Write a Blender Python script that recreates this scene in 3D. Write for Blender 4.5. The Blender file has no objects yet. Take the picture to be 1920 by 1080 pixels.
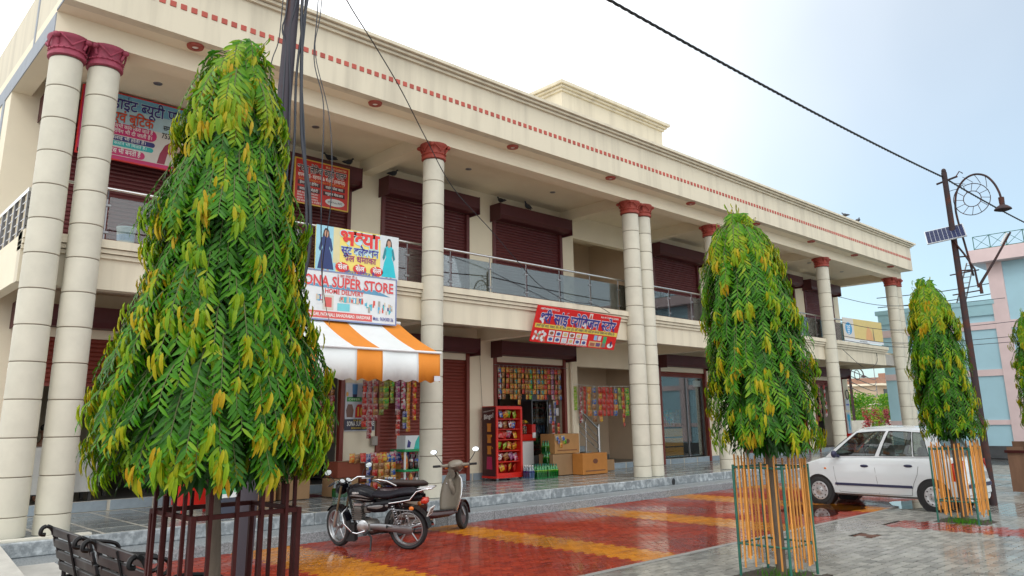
import bpy, bmesh, math, random
from mathutils import Vector, Matrix, Euler
random.seed(7)
SC = bpy.context.scene
COL = SC.collection
R = math.radians

# ------------------------------------------------------------------ camera
cam_d = bpy.data.cameras.new('camera')
cam_d.sensor_width = 36.0
cam_d.lens = 1432.5 / 1920 * 36.0
cam_d.shift_x = -0.0012
cam_d.shift_y = -0.0435
cam_d.clip_start = 0.1
cam_d.clip_end = 2000
cam = bpy.data.objects.new('camera', cam_d)
COL.objects.link(cam)
_r = Vector((0.727837, -0.685605, -0.014115)); _u = Vector((-0.145948, -0.174984, 0.973694)); _w = Vector((0.670039, 0.706630, 0.227423))
m3 = Matrix((_r, _u, -_w)).transposed()
cam.matrix_world = Matrix.Translation((0, 0, 1.75)) @ m3.to_4x4()
SC.camera = cam

# ------------------------------------------------------------------ sky, sun, exposure
SKY_GAIN = 0.62
SUN = Vector((-0.62, -0.42, 0.72)).normalized()
world = bpy.data.worlds.new('World'); SC.world = world; world.use_nodes = True
nt = world.node_tree; nt.nodes.clear()
N = nt.nodes.new; L = nt.links.new
out = N('ShaderNodeOutputWorld'); bg = N('ShaderNodeBackground'); bg.inputs['Strength'].default_value = 0.12
sky = N('ShaderNodeTexSky'); sky.sky_type = 'NISHITA'; sky.sun_disc = False
sky.sun_elevation = math.asin(SUN.z); sky.sun_rotation = math.atan2(SUN.x, SUN.y)
sky.air_density = 1.0; sky.dust_density = 1.5; sky.ozone_density = 1.0
tc = N('ShaderNodeTexCoord')
nz = N('ShaderNodeTexNoise'); nz.inputs['Scale'].default_value = 1.6; nz.inputs['Detail'].default_value = 4.0; nz.inputs['Roughness'].default_value = 0.45
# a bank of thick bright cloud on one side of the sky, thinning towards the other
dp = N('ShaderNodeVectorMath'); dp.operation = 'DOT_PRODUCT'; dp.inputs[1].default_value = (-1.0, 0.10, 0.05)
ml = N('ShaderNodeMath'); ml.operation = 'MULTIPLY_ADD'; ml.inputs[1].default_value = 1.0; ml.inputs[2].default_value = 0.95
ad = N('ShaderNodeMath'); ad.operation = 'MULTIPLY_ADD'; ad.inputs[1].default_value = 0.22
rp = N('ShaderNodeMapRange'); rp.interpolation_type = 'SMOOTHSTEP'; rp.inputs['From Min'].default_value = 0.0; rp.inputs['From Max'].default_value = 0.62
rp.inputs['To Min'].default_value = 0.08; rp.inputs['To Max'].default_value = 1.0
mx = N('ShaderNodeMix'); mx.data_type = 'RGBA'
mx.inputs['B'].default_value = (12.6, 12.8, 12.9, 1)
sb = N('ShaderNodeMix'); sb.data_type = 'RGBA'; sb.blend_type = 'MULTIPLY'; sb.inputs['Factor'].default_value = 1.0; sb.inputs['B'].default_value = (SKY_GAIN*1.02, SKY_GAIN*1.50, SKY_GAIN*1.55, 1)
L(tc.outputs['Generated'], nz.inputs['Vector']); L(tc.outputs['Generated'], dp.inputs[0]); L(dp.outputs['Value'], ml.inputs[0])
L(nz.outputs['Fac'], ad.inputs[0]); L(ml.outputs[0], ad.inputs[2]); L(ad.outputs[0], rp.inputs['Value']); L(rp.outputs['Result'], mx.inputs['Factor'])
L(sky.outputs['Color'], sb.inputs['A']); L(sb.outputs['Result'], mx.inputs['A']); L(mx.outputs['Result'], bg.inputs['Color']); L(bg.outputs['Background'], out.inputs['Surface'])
sun_d = bpy.data.lights.new('sun', 'SUN'); sun_d.energy = 0.6; sun_d.angle = R(22); sun_d.color = (1.0, 0.96, 0.9)
sun = bpy.data.objects.new('sun', sun_d); COL.objects.link(sun)
sun.rotation_euler = SUN.to_track_quat('Z', 'Y').to_euler(); sun.location = (-10, -10, 30)
vs = SC.view_settings
vs.view_transform = 'Standard'; vs.look = 'None'; vs.exposure = 0.22; vs.gamma = 1.0; vs.use_curve_mapping = False
SC.cycles.max_bounces = 8; SC.cycles.diffuse_bounces = 4; SC.cycles.glossy_bounces = 4; SC.cycles.transmission_bounces = 6; SC.cycles.transparent_max_bounces = 12

# ------------------------------------------------------------------ helpers
LOC = {}
class MB:
    """collects shapes, builds ONE mesh object"""
    def __init__(s): s.v = []; s.f = []; s.sm = False
    def add(s, vs_, fs):
        b = len(s.v); s.v += [tuple(p) for p in vs_]; s.f += [tuple(i + b for i in f) for f in fs]; return s
    def box(s, x0, x1, y0, y1, z0, z1):
        return s.add([(x0,y0,z0),(x1,y0,z0),(x1,y1,z0),(x0,y1,z0),(x0,y0,z1),(x1,y0,z1),(x1,y1,z1),(x0,y1,z1)],
                     [(0,3,2,1),(4,5,6,7),(0,1,5,4),(1,2,6,5),(2,3,7,6),(3,0,4,7)])
    def bbox(s, x0, x1, y0, y1, z0, z1, b=.01):
        """box with chamfered edges"""
        bm = bmesh.new(); bmesh.ops.create_cube(bm, size=1)
        for v in bm.verts: v.co = ((x0+x1)/2 + v.co.x*(x1-x0), (y0+y1)/2 + v.co.y*(y1-y0), (z0+z1)/2 + v.co.z*(z1-z0))
        bmesh.ops.bevel(bm, geom=bm.edges[:], offset=b, segments=1, affect='EDGES')
        bm.verts.index_update(); s.add([v.co[:] for v in bm.verts], [[v.index for v in f.verts] for f in bm.faces]); bm.free(); return s
    def prism(s, pts, axis, a, b):
        """2D polygon (counter-clockwise) extruded along axis from a to b"""
        n = len(pts)
        def P(p, t):
            return (t, p[0], p[1]) if axis == 'x' else (p[0], t, p[1]) if axis == 'y' else (p[0], p[1], t)
        return s.add([P(p, a) for p in pts] + [P(p, b) for p in pts],
                     [tuple(range(n-1, -1, -1)), tuple(range(n, 2*n))] + [(i, (i+1) % n, n + (i+1) % n, n + i) for i in range(n)])
    def tube(s, pts, r, seg=8, cap=True):
        pts = [Vector(p) for p in pts]; n = len(pts)
        rs = r if isinstance(r, (list, tuple)) else [r]*n
        ring = []; up = None
        for i, p in enumerate(pts):
            d = ((pts[min(i+1, n-1)] - pts[max(i-1, 0)])).normalized()
            if up is None:
                up = Vector((0,0,1)) if abs(d.z) < .9 else Vector((1,0,0))
            a = d.cross(up)
            if a.length < 1e-6: a = d.cross(Vector((0,1,0)))
            a.normalize(); b = d.cross(a).normalized(); up = b.cross(d) * -1 if False else up
            ring.append([p + (a*math.cos(2*math.pi*k/seg) + b*math.sin(2*math.pi*k/seg))*rs[i] for k in range(seg)])
        vs_ = [q[:] for rg in ring for q in rg]; fs = []
        for i in range(n-1):
            for k in range(seg):
                fs.append((i*seg+k, i*seg+(k+1) % seg, (i+1)*seg+(k+1) % seg, (i+1)*seg+k))
        if cap: fs += [tuple(range(seg-1, -1, -1)), tuple((n-1)*seg+k for k in range(seg))]
        return s.add(vs_, fs)
    def cyl(s, p0, p1, r, seg=12): return s.tube([p0, p1], r, seg)
    def lathe(s, prof, c=(0,0,0), axis='z', seg=24, close=False):
        """profile [(radius, height)] turned round an axis"""
        vs_ = []; n = len(prof)
        for k in range(seg):
            a = 2*math.pi*k/seg; ca, sa = math.cos(a), math.sin(a)
            for (r, h) in prof:
                p = (r*ca, r*sa, h) if axis == 'z' else (h, r*ca, r*sa) if axis == 'x' else (r*sa, h, r*ca)
                vs_.append((c[0]+p[0], c[1]+p[1], c[2]+p[2]))
        fs = []
        for k in range(seg):
            k2 = (k+1) % seg
            for i in range(n if close else n-1):
                j = (i+1) % n
                fs.append((k*n+i, k2*n+i, k2*n+j, k*n+j))
        if not close:
            if prof[0][0] > 1e-5: fs.append(tuple(k*n for k in range(seg-1, -1, -1)))
            if prof[-1][0] > 1e-5: fs.append(tuple(k*n+n-1 for k in range(seg)))
        return s.add(vs_, fs)
    def ell(s, c, rx, ry, rz, seg=12, rings=8, rot=None):
        vs_ = []; fs = []
        for i in range(rings+1):
            t = math.pi*i/rings
            for k in range(seg):
                a = 2*math.pi*k/seg
                p = Vector((rx*math.sin(t)*math.cos(a), ry*math.sin(t)*math.sin(a), rz*math.cos(t)))
                if rot: p = rot @ p
                vs_.append((c[0]+p.x, c[1]+p.y, c[2]+p.z))
        for i in range(rings):
            for k in range(seg): fs.append((i*seg+k, (i+1)*seg+k, (i+1)*seg+(k+1) % seg, i*seg+(k+1) % seg))
        return s.add(vs_, fs)
    def loft(s, rings, cap=True, closed=True):
        n = len(rings[0]); vs_ = [p for rg in rings for p in rg]; fs = []
        for i in range(len(rings)-1):
            for k in range(n if closed else n-1):
                fs.append((i*n+k, i*n+(k+1) % n, (i+1)*n+(k+1) % n, (i+1)*n+k))
        if cap and closed: fs += [tuple(range(n-1, -1, -1)), tuple((len(rings)-1)*n+k for k in range(n))]
        return s.add(vs_, fs)
    def xf(s, M):
        s.v = [tuple(M @ Vector(p)) for p in s.v]; return s
    def mesh(s, name, off=(0,0,0), smooth=None):
        me = bpy.data.meshes.new(name)
        me.from_pydata([(p[0]-off[0], p[1]-off[1], p[2]-off[2]) for p in s.v], [], s.f)
        if smooth is not None:
            bm = bmesh.new(); bm.from_mesh(me)
            bmesh.ops.remove_doubles(bm, verts=bm.verts, dist=1e-5)
            bmesh.ops.recalc_face_normals(bm, faces=bm.faces)
            bm.to_mesh(me); bm.free()
            me.polygons.foreach_set('use_smooth', [True]*len(me.polygons))
            try: me.set_sharp_from_angle(angle=R(smooth))
            except Exception: pass
        return me
    def build(s, name, m, parent=None, smooth=None, label=None, cat=None, group=None, kind=None):
        off = LOC.get(parent, (0,0,0)) if parent else (0,0,0)
        me = s.mesh(name, off, smooth); me.materials.append(MAT[m] if isinstance(m, str) else m)
        o = bpy.data.objects.new(name, me); COL.objects.link(o)
        if parent: o.parent = parent; LOC[o] = off
        return tag(o, label, cat, group, kind)

def tag(o, label=None, cat=None, group=None, kind=None):
    if label: o['label'] = label
    if cat: o['category'] = cat
    if group: o['group'] = group
    if kind: o['kind'] = kind
    return o
def thing(name, label, cat, loc=(0,0,0), rz=0, group=None, local=False, rot=None):
    o = bpy.data.objects.new(name, None); COL.objects.link(o)
    o.location = loc; o.rotation_euler = rot or (0, 0, rz); o.empty_display_size = .2
    LOC[o] = (0,0,0) if local else tuple(loc)
    return tag(o, label, cat, group)
def inst(name, me, parent, loc, rot=None, scale=None, label=None, mat=None):
    """object sharing mesh data; loc in world for world-built parents"""
    o = bpy.data.objects.new(name, me); COL.objects.link(o)
    off = LOC.get(parent, (0,0,0)) if parent else (0,0,0)
    o.location = (loc[0]-off[0], loc[1]-off[1], loc[2]-off[2])
    if rot: o.rotation_euler = rot
    if scale: o.scale = scale if isinstance(scale, (tuple, list)) else (scale,)*3
    if parent: o.parent = parent
    if label: o['label'] = label
    if mat: o.material_slots[0].link = 'OBJECT'; o.material_slots[0].material = MAT[mat]
    return o
def copy_tree(o, parent=None, loc=None, rz=None, label=None):
    c = o.copy(); COL.objects.link(c); c.parent = parent
    if parent is None:
        if loc: c.location = loc
        if rz is not None: c.rotation_euler = (0, 0, rz)
    if label: c['label'] = label
    for ch in list(o.children): copy_tree(ch, c)
    return c

# ------------------------------------------------------------------ materials
MAT = {}
def mat(name, col, rough=.6, metal=0., var=.0, scale=3., bump=0., bscale=40., spec=.5, coat=0., trans=0., rvar=0., rscale=1.5,
        col2=None, stretch=None, objrand=0., sss=0., emit=None, coords='Object', detail=5., c2lo=.5, c2hi=.7):
    m = bpy.data.materials.new(name); m.use_nodes = True; MAT[name] = m
    t = m.node_tree; p = t.nodes['Principled BSDF']; n = t.nodes.new; l = t.links.new
    p.inputs['Roughness'].default_value = rough; p.inputs['Metallic'].default_value = metal
    p.inputs['Specular IOR Level'].default_value = spec; p.inputs['Coat Weight'].default_value = coat; p.inputs['Coat Roughness'].default_value = .06
    p.inputs['Transmission Weight'].default_value = trans
    c = n('ShaderNodeTexCoord'); vec = c.outputs[coords]
    if stretch:
        mpn = n('ShaderNodeMapping'); mpn.inputs['Scale'].default_value = stretch; l(vec, mpn.inputs['Vector']); svec = mpn.outputs['Vector']
    else: svec = vec
    base = None
    if var or col2:
        nz_ = n('ShaderNodeTexNoise'); nz_.inputs['Scale'].default_value = scale; nz_.inputs['Detail'].default_value = detail; nz_.inputs['Roughness'].default_value = .6
        l(svec, nz_.inputs['Vector'])
        rr = n('ShaderNodeValToRGB')
        if col2:
            rr.color_ramp.elements[0].position = c2lo; rr.color_ramp.elements[1].position = c2hi
            a, b = col, col2
        else:
            rr.color_ramp.elements[0].position = .25; rr.color_ramp.elements[1].position = .75
            a, b = [x*(1-var) for x in col[:3]], [min(1, x*(1+var)) for x in col[:3]]
        rr.color_ramp.elements[0].color = (*a[:3], 1); rr.color_ramp.elements[1].color = (*b[:3], 1)
        l(nz_.outputs['Fac'], rr.inputs['Fac']); base = rr.outputs['Color']
    if objrand:
        oi = n('ShaderNodeObjectInfo'); mr = n('ShaderNodeMapRange')
        mr.inputs['To Min'].default_value = 1-objrand; mr.inputs['To Max'].default_value = 1+objrand
        l(oi.outputs['Random'], mr.inputs['Value'])
        mm = n('ShaderNodeMix'); mm.data_type = 'RGBA'; mm.blend_type = 'MULTIPLY'; mm.inputs['Factor'].default_value = 1
        if base: l(base, mm.inputs['A'])
        else: mm.inputs['A'].default_value = (*col[:3], 1)
        l(mr.outputs['Result'], mm.inputs['B']); base = mm.outputs['Result']
    if base: l(base, p.inputs['Base Color'])
    else: p.inputs['Base Color'].default_value = (*col[:3], 1)
    if rvar:
        n2 = n('ShaderNodeTexNoise'); n2.inputs['Scale'].default_value = rscale; n2.inputs['Detail'].default_value = 4
        l(vec, n2.inputs['Vector']); m2 = n('ShaderNodeMapRange'); m2.inputs['From Min'].default_value = .35; m2.inputs['From Max'].default_value = .65
        m2.inputs['To Min'].default_value = max(.02, rough-rvar); m2.inputs['To Max'].default_value = min(1, rough+rvar)
        l(n2.outputs['Fac'], m2.inputs['Value']); l(m2.outputs['Result'], p.inputs['Roughness'])
    if bump:
        n3 = n('ShaderNodeTexNoise'); n3.inputs['Scale'].default_value = bscale; n3.inputs['Detail'].default_value = 4
        l(vec, n3.inputs['Vector']); bp = n('ShaderNodeBump'); bp.inputs['Strength'].default_value = bump; bp.inputs['Distance'].default_value = .01
        l(n3.outputs['Fac'], bp.inputs['Height']); l(bp.outputs['Normal'], p.inputs['Normal'])
    if emit: p.inputs['Emission Color'].default_value = (*emit[:3], 1); p.inputs['Emission Strength'].default_value = emit[3]
    return m
def flat(name, col, rough=.5, **k): return mat(name, col, rough, **k)
mat('cream', (.80,.72,.555), .75, var=.05, scale=1.3, bump=.12, bscale=60, detail=8)
mat('cream_fascia', (.66,.60,.465), .72, col2=(.45,.405,.315), scale=1.6, stretch=(2.0,2.0,.14), bump=.08, bscale=50, c2lo=.46, c2hi=.86, detail=8)
mat('cream_column', (.575,.55,.455), .65, var=.09, scale=2.6, bump=.05, bscale=70, objrand=.035)
mat('cream_dado', (.60,.58,.50), .8, var=.08, scale=2, bump=.2, bscale=50)
mat('joint_dark', (.16,.13,.10), .9)
mat('grey_band', (.30,.33,.37), .7, var=.12, scale=3)
mat('capital_red', (.33,.055,.035), .6, var=.25, scale=9, bump=.3, bscale=60)
mat('capital_pink_cast', (.32,.05,.09), .6, var=.25, scale=9, bump=.3, bscale=60)  # same red capitals; the pink is a light cast put into the colour
mat('dot_red', (.42,.075,.05), .6, objrand=.15)
mat('shutter_maroon', (.11,.021,.022), .5, col2=(.42,.36,.36), scale=2.6, stretch=(1.2,1,11), c2lo=.70, c2hi=.75, rvar=.1)
mat('shutter_brown', (.185,.030,.018), .5, col2=(.46,.30,.26), scale=2.6, stretch=(1.2,1,11), c2lo=.69, c2hi=.75, rvar=.1)
mat('maroon_dark', (.075,.012,.016), .5, var=.2, scale=3)
mat('steel', (.62,.62,.62), .22, 1., rvar=.08)
mat('steel_dark', (.25,.25,.26), .35, .9)
mat('tile_slate', (.23,.255,.255), .26, var=.22, scale=2.2, objrand=.14, rvar=.13, rscale=1.3, coat=.2)
mat('tile_strip', (.55,.52,.44), .4, var=.15, scale=5, coat=.3)
mat('tile_skirt', (.27,.33,.38), .3, var=.12, scale=8, objrand=.07)
mat('granite', (.17,.19,.20), .5, col2=(.33,.355,.37), scale=45, c2lo=.42, c2hi=.62, bump=.25, bscale=70, objrand=.08, rvar=.15)
mat('granite_worn', (.20,.225,.24), .55, col2=(.46,.50,.52), scale=9, c2lo=.45, c2hi=.7, bump=.5, bscale=30, objrand=.08, rvar=.15)
mat('concrete', (.40,.39,.36), .8, var=.18, scale=3, bump=.3, bscale=30, rvar=.15)
mat('concrete_pale', (.46,.445,.40), .8, var=.14, scale=4, bump=.3, bscale=30)
mat('stair_wall', (.60,.47,.34), .8, var=.06, scale=2)
mat('rust', (.09,.035,.02), .8, var=.3, scale=12)
mat('black', (.012,.012,.014), .45)
mat('black_gloss', (.012,.012,.018), .16, coat=.6)
mat('rubber', (.02,.02,.021), .75, bump=.2, bscale=60)
mat('cable', (.02,.024,.035), .5)
mat('white_paint', (.66,.70,.72), .25, coat=1.0, var=.015, scale=1.5)
mat('white', (.78,.78,.76), .5)
mat('white_plastic', (.74,.76,.77), .35)
mat('cloth_grey', (.42,.42,.40), .9, var=.1, scale=3)
mat('chrome', (.75,.76,.78), .1, 1.)
mat('mirror', (.92,.95,.97), .02, 1.)
mat('alu', (.45,.46,.47), .35, .9, var=.1, scale=8)
mat('alu_dirty', (.18,.172,.16), .5, .7, var=.25, scale=14)
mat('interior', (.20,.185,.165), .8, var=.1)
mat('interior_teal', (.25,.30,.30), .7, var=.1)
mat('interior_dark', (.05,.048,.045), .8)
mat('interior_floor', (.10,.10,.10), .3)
def glass(name, tint, rough=.01, fac_lo=.05, fac_hi=.75, ior=1.5):
    """pane: clear with Fresnel reflection"""
    m = bpy.data.materials.new(name); m.use_nodes = True; MAT[name] = m
    t = m.node_tree; t.nodes.clear(); n = t.nodes.new; l = t.links.new
    o = n('ShaderNodeOutputMaterial'); mx_ = n('ShaderNodeMixShader'); tr = n('ShaderNodeBsdfTransparent'); gl = n('ShaderNodeBsdfGlossy')
    fr = n('ShaderNodeLayerWeight'); fr.inputs['Blend'].default_value = .35
    mr = n('ShaderNodeMapRange'); mr.inputs['To Min'].default_value = fac_lo; mr.inputs['To Max'].default_value = fac_hi
    tr.inputs['Color'].default_value = (*tint, 1); gl.inputs['Roughness'].default_value = rough
    l(fr.outputs['Fresnel'], mr.inputs['Value']); l(mr.outputs['Result'], mx_.inputs['Fac'])
    l(tr.outputs['BSDF'], mx_.inputs[1]); l(gl.outputs['BSDF'], mx_.inputs[2]); l(mx_.outputs['Shader'], o.inputs['Surface'])
    return m
glass('glass_pane', (.80,.87,.88), fac_lo=.03, fac_hi=.9)
glass('glass_car', (.45,.52,.50), fac_lo=.05, fac_hi=.8)
glass('glass_door', (.80,.84,.84), fac_lo=.02, fac_hi=.45)
glass('water', (.80,.80,.78), rough=.015, fac_lo=.12, fac_hi=1.0)

def wet(name, col, col2, scale=1.0, objv=True):
    """paver under a patchy film of rain water"""
    m = bpy.data.materials.new(name); m.use_nodes = True; MAT[name] = m
    t = m.node_tree; p = t.nodes['Principled BSDF']; n = t.nodes.new; l = t.links.new
    c = n('ShaderNodeTexCoord'); big = n('ShaderNodeTexNoise'); big.inputs['Scale'].default_value = .55; big.inputs['Detail'].default_value = 6
    l(c.outputs['Object'], big.inputs['Vector'])
    fine = n('ShaderNodeTexNoise'); fine.inputs['Scale'].default_value = 7; fine.inputs['Detail'].default_value = 5; l(c.outputs['Object'], fine.inputs['Vector'])
    at = n('ShaderNodeAttribute'); at.attribute_name = 'tint'
    ad = n('ShaderNodeMath'); ad.operation = 'ADD'; l(fine.outputs['Fac'], ad.inputs[0])
    sc_ = n('ShaderNodeMath'); sc_.operation = 'MULTIPLY'; sc_.inputs[1].default_value = .5; l(at.outputs['Fac'], sc_.inputs[0]); l(sc_.outputs[0], ad.inputs[1])
    rr = n('ShaderNodeValToRGB'); rr.color_ramp.elements[0].position = .35; rr.color_ramp.elements[1].position = 1.0
    rr.color_ramp.elements[0].color = (*col, 1); rr.color_ramp.elements[1].color = (*col2, 1)
    l(ad.outputs[0], rr.inputs['Fac']); l(rr.outputs['Color'], p.inputs['Base Color'])
    mr = n('ShaderNodeMapRange'); mr.inputs['From Min'].default_value = .38; mr.inputs['From Max'].default_value = .62
    mr.inputs['To Min'].default_value = .20; mr.inputs['To Max'].default_value = .55; p.inputs['Specular IOR Level'].default_value = .22
    l(big.outputs['Fac'], mr.inputs['Value']); l(mr.outputs['Result'], p.inputs['Roughness'])
    m2 = n('ShaderNodeMapRange'); m2.inputs['From Min'].default_value = .4; m2.inputs['From Max'].default_value = .6
    m2.inputs['To Min'].default_value = .75; m2.inputs['To Max'].default_value = .12
    l(big.outputs['Fac'], m2.inputs['Value']); l(m2.outputs['Result'], p.inputs['Coat Weight']); p.inputs['Coat Roughness'].default_value = .09
    b3 = n('ShaderNodeTexNoise'); b3.inputs['Scale'].default_value = 60; b3.inputs['Detail'].default_value = 3; l(c.outputs['Object'], b3.inputs['Vector'])
    bp = n('ShaderNodeBump'); bp.inputs['Strength'].default_value = .15; bp.inputs['Distance'].default_value = .004; l(b3.outputs['Fac'], bp.inputs['Height']); l(bp.outputs['Normal'], p.inputs['Normal'])
    return m
wet('paver_red', (.15,.009,.003), (.31,.030,.008))
wet('paver_yellow', (.31,.098,.002), (.50,.18,.004))
wet('paver_grey', (.125,.125,.115), (.29,.285,.255))
wet('mortar', (.05,.045,.04), (.09,.08,.07))
wet('ground_far', (.26,.25,.235), (.40,.39,.36))

# ------------------------------------------------------------------ ground and paving (the setting)
g = MB().add([(-250,-250,-.03),(400,-250,-.03),(400,400,-.03),(-250,400,-.03)], [(0,1,2,3)]).build('ground', 'ground_far', kind='structure')
MB().add([(-2,6.37,-.02),(37,6.37,-.02),(37,11.16,-.02),(-2,11.16,-.02)], [(0,1,2,3)]).build('paving_bed', 'mortar', kind='structure')
MB().add([(2,-2,-.022),(36,-2,-.022),(36,6.33,-.022),(2,6.33,-.022)], [(0,1,2,3)]).build('walkway_bed', 'mortar', kind='structure')

def pavers(x0, x1, y0, y1, px, py, accept, seed):
    """interlocking zig-zag pavers, each with sunk joints, jittered in height and tilt"""
    rnd = random.Random(seed); vs_, fs, tint = [], [], []
    j = 0; y = y0
    zz = .016
    while y + py <= y1 + 1e-6:
        x = x0 - (px/2 if j % 2 else 0)
        while x < x1:
            cx, cy = x + px/2, y + py/2
            if accept(cx, cy) and x + px > x0 and x + px <= x1 + px:
                a0, a1 = x + .005, x + px - .005; b0, b1 = y + .004, y + py - .004; q = px/4
                top = [(a0,b0),(a0+q,b0+zz),(a0+2*q,b0),(a0+3*q,b0+zz),(a1,b0),(a1-zz,(b0+b1)/2),(a1,b1),(a1-q,b1+zz),(a1-2*q,b1),(a1-3*q,b1+zz),(a0,b1),(a0-zz,(b0+b1)/2)]
                h = rnd.uniform(-.002, .002); tx, ty = rnd.uniform(-.007, .007), rnd.uniform(-.007, .007)
                b = len(vs_); n = len(top)
                for (u, v) in top: 
                    cu, cv = cx + (u-cx)*.965, cy + (v-cy)*.94
                    vs_.append((cu, cv, h + (cu-cx)*tx + (cv-cy)*ty))
                for (u, v) in top: vs_.append((u, v, -.006))
                fs.append(tuple(b+i for i in range(n)))
                for i in range(n): fs.append((b+n+i, b+n+(i+1) % n, b+(i+1) % n, b+i))
                tint += [rnd.random()]*(n+1)
            x += px
        y += py; j += 1
    return vs_, fs, tint
def paver_obj(name, m, args):
    vs_, fs, tint = pavers(*args)
    me = bpy.data.meshes.new(name); me.from_pydata(vs_, [], fs); me.materials.append(MAT[m])
    a = me.attributes.new('tint', 'FLOAT', 'FACE'); a.data.foreach_set('value', tint)
    o = bpy.data.objects.new(name, me); COL.objects.link(o); o['kind'] = 'stuff'; return o
STR = [(1.6,2.6),(5.0,5.95),(8.3,9.1),(11.75,12.75),(15.25,16.3),(18.7,19.7),(22.1,23.1),(25.5,26.5),(29,30),(32.4,33.4)]
def yel(x, y): return any(a < x < b for a, b in STR)
tag(paver_obj('red_pavers', 'paver_red', (-1, 20.4, 6.42, 11.12, .17, .10, lambda x, y: not yel(x, y), 1)), 'wet red zigzag paving blocks in front of the shop steps', 'paving')
tag(paver_obj('yellow_pavers', 'paver_yellow', (-1, 20.4, 6.42, 11.12, .17, .10, yel, 1)), 'wet ochre yellow paving stripes crossing the red forecourt', 'paving')
tag(paver_obj('grey_pavers', 'paver_grey', (3.2, 24, .4, 6.30, .24, .118, lambda x, y: not ((13.6 < x < 14.45 and 3.4 < y < 5.6) or (abs(x-8.62) < .42 and abs(y-4.75) < .42) or (abs(x-14.95) < .42 and abs(y-4.75) < .42) or (abs(x-2.35) < .42 and abs(y-5.45) < .42) or (abs(x-12.35) < .16 and abs(y-5.3) < .16)), 2)), 'wet grey zigzag paving blocks of the tree lined walkway', 'paving')
tag(paver_obj('red_border_pavers', 'paver_red', (13.6, 14.45, 3.4, 5.6, .22, .112, lambda x, y: True, 3)), 'band of red paving blocks beside the small tree near the white car', 'paving')
mat('kerb_grey', (.24,.235,.22), .5, var=.2, scale=5)
tag(paver_obj('grey_pavers', 'paver_grey', (20.45, 32, 6.34, 11.12, .24, .118, lambda x, y: True, 5)), 'wet grey paving blocks beyond the car in front of the far columns', 'paving')
kb = MB()
for k in range(21): kb.bbox(-1 + k*1.02, -1 + k*1.02 + 1.0, 6.325, 6.415, -.03, .004, .004)
kb.build('kerb', 'kerb_grey', kind='structure')
k = MB().bbox(12.2, 12.5, 5.15, 5.45, -.03, -.002, .01).build('drain_cover', 'rust', label='small rusty square drain cover set in the grey paving', cat='drain cover')
def puddle(name, cx, cy, rx, ry, seed, label):
    rnd = random.Random(seed); n = 40; ph = [rnd.uniform(0, 6.28) for _ in range(5)]
    pts = []
    for i in range(n):
        a = 2*math.pi*i/n; q = 1 + .22*math.sin(2*a+ph[0]) + .16*math.sin(3*a+ph[1]) + .10*math.sin(5*a+ph[2]) + .06*math.sin(9*a+ph[3])
        pts.append((cx + rx*q*math.cos(a), cy + ry*q*math.sin(a), .0045))
    o = MB().add(pts, [tuple(range(n))]).build(name, 'water', kind='structure'); o['label'] = label; return o
puddle('puddle', 15.15, 7.35, .95, .8, 3, 'rain puddle on red and yellow paving beside the white car')
puddle('puddle', 17.4, 6.1, 1.1, .6, 5, 'rain puddle under the white car')
# ------------------------------------------------------------------ the two-storey shop building
BLD = thing('commercial_building', 'long cream two storey shopping building with round columns and maroon shutters', 'building', (18.5, 15, 0))
YW = 15.09
BAYS = [(2.75,5.45),(6.35,9.05),(9.95,12.65),(13.55,16.25),(20.75,23.45),(24.35,27.05),(27.95,30.65),(31.55,34.25)]
STAIR = (16.80, 20.20)
OPEN = sorted(BAYS + [STAIR])
def wall_floor(name, z0, z1, ztop, m='cream'):
    b = MB(); x = 2.2
    for a, c in OPEN:
        b.box(x, a, YW, YW+.23, z0, z1); b.box(a, c, YW, YW+.23, ztop, z1); x = c
    b.box(x, 34.9, YW, YW+.23, z0, z1)
    return b.build(name, m, BLD)
wall_floor('ground_floor_wall', .35, 4.10, 3.30)
wall_floor('upper_floor_wall', 4.36, 7.86, 7.15)
MB().box(2.2, 34.9, 12.76, 20, 4.10, 4.36).build('balcony_floor', 'cream', BLD)
# side, back and partition walls
b = MB().box(2.2, 2.42, YW+.23, 20, 0, 7.86); b.build('side_wall', 'cream', BLD)
MB().box(34.68, 34.9, YW+.23, 20, 0, 7.86).build('side_wall', 'cream', BLD)
MB().box(2.2, 34.9, 20, 20.2, 0, 7.86).build('back_wall', 'cream', BLD)
for x in (5.9, 9.5, 13.1, 16.5, 20.5, 23.9, 27.5, 31.1):
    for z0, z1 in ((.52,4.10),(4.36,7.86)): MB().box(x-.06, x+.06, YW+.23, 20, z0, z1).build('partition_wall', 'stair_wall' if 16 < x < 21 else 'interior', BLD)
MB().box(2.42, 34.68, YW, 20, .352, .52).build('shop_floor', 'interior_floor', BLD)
# roof, fascia, cornice
MB().box(2.2, 34.87, 11.9, 20.2, 7.86, 8.05).build('roof_slab', 'cream', BLD)
fas = MB().box(2.2, 34.87, 11.70, 11.9, 7.86, 8.87).build('fascia', 'cream_fascia', BLD)
MB().box(34.67, 34.87, 11.9, 20, 8.05, 8.87).build('fascia', 'cream_fascia', BLD)
MB().box(2.2, 2.4, 11.9, 20, 8.05, 8.92).build('fascia', 'cream_fascia', BLD)
for i, (z0, z1, d) in enumerate(((8.87,8.925,.06),(8.935,8.985,.13),(8.995,9.06,.20))):
    c_ = MB().box(2.2, 34.87+d, 11.70-d, 11.98, z0, z1); c_.box(34.60, 34.87+d, 11.98, 20, z0, z1)
    c_.build('cornice', 'cream_fascia', BLD)
c_ = MB().box(2.2, 34.87, 11.80, 11.97, 8.92, 8.94); c_.box(2.2, 34.87, 11.75, 11.96, 8.98, 9.0); c_.build('cornice_bed', 'cream_fascia', BLD)
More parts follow.
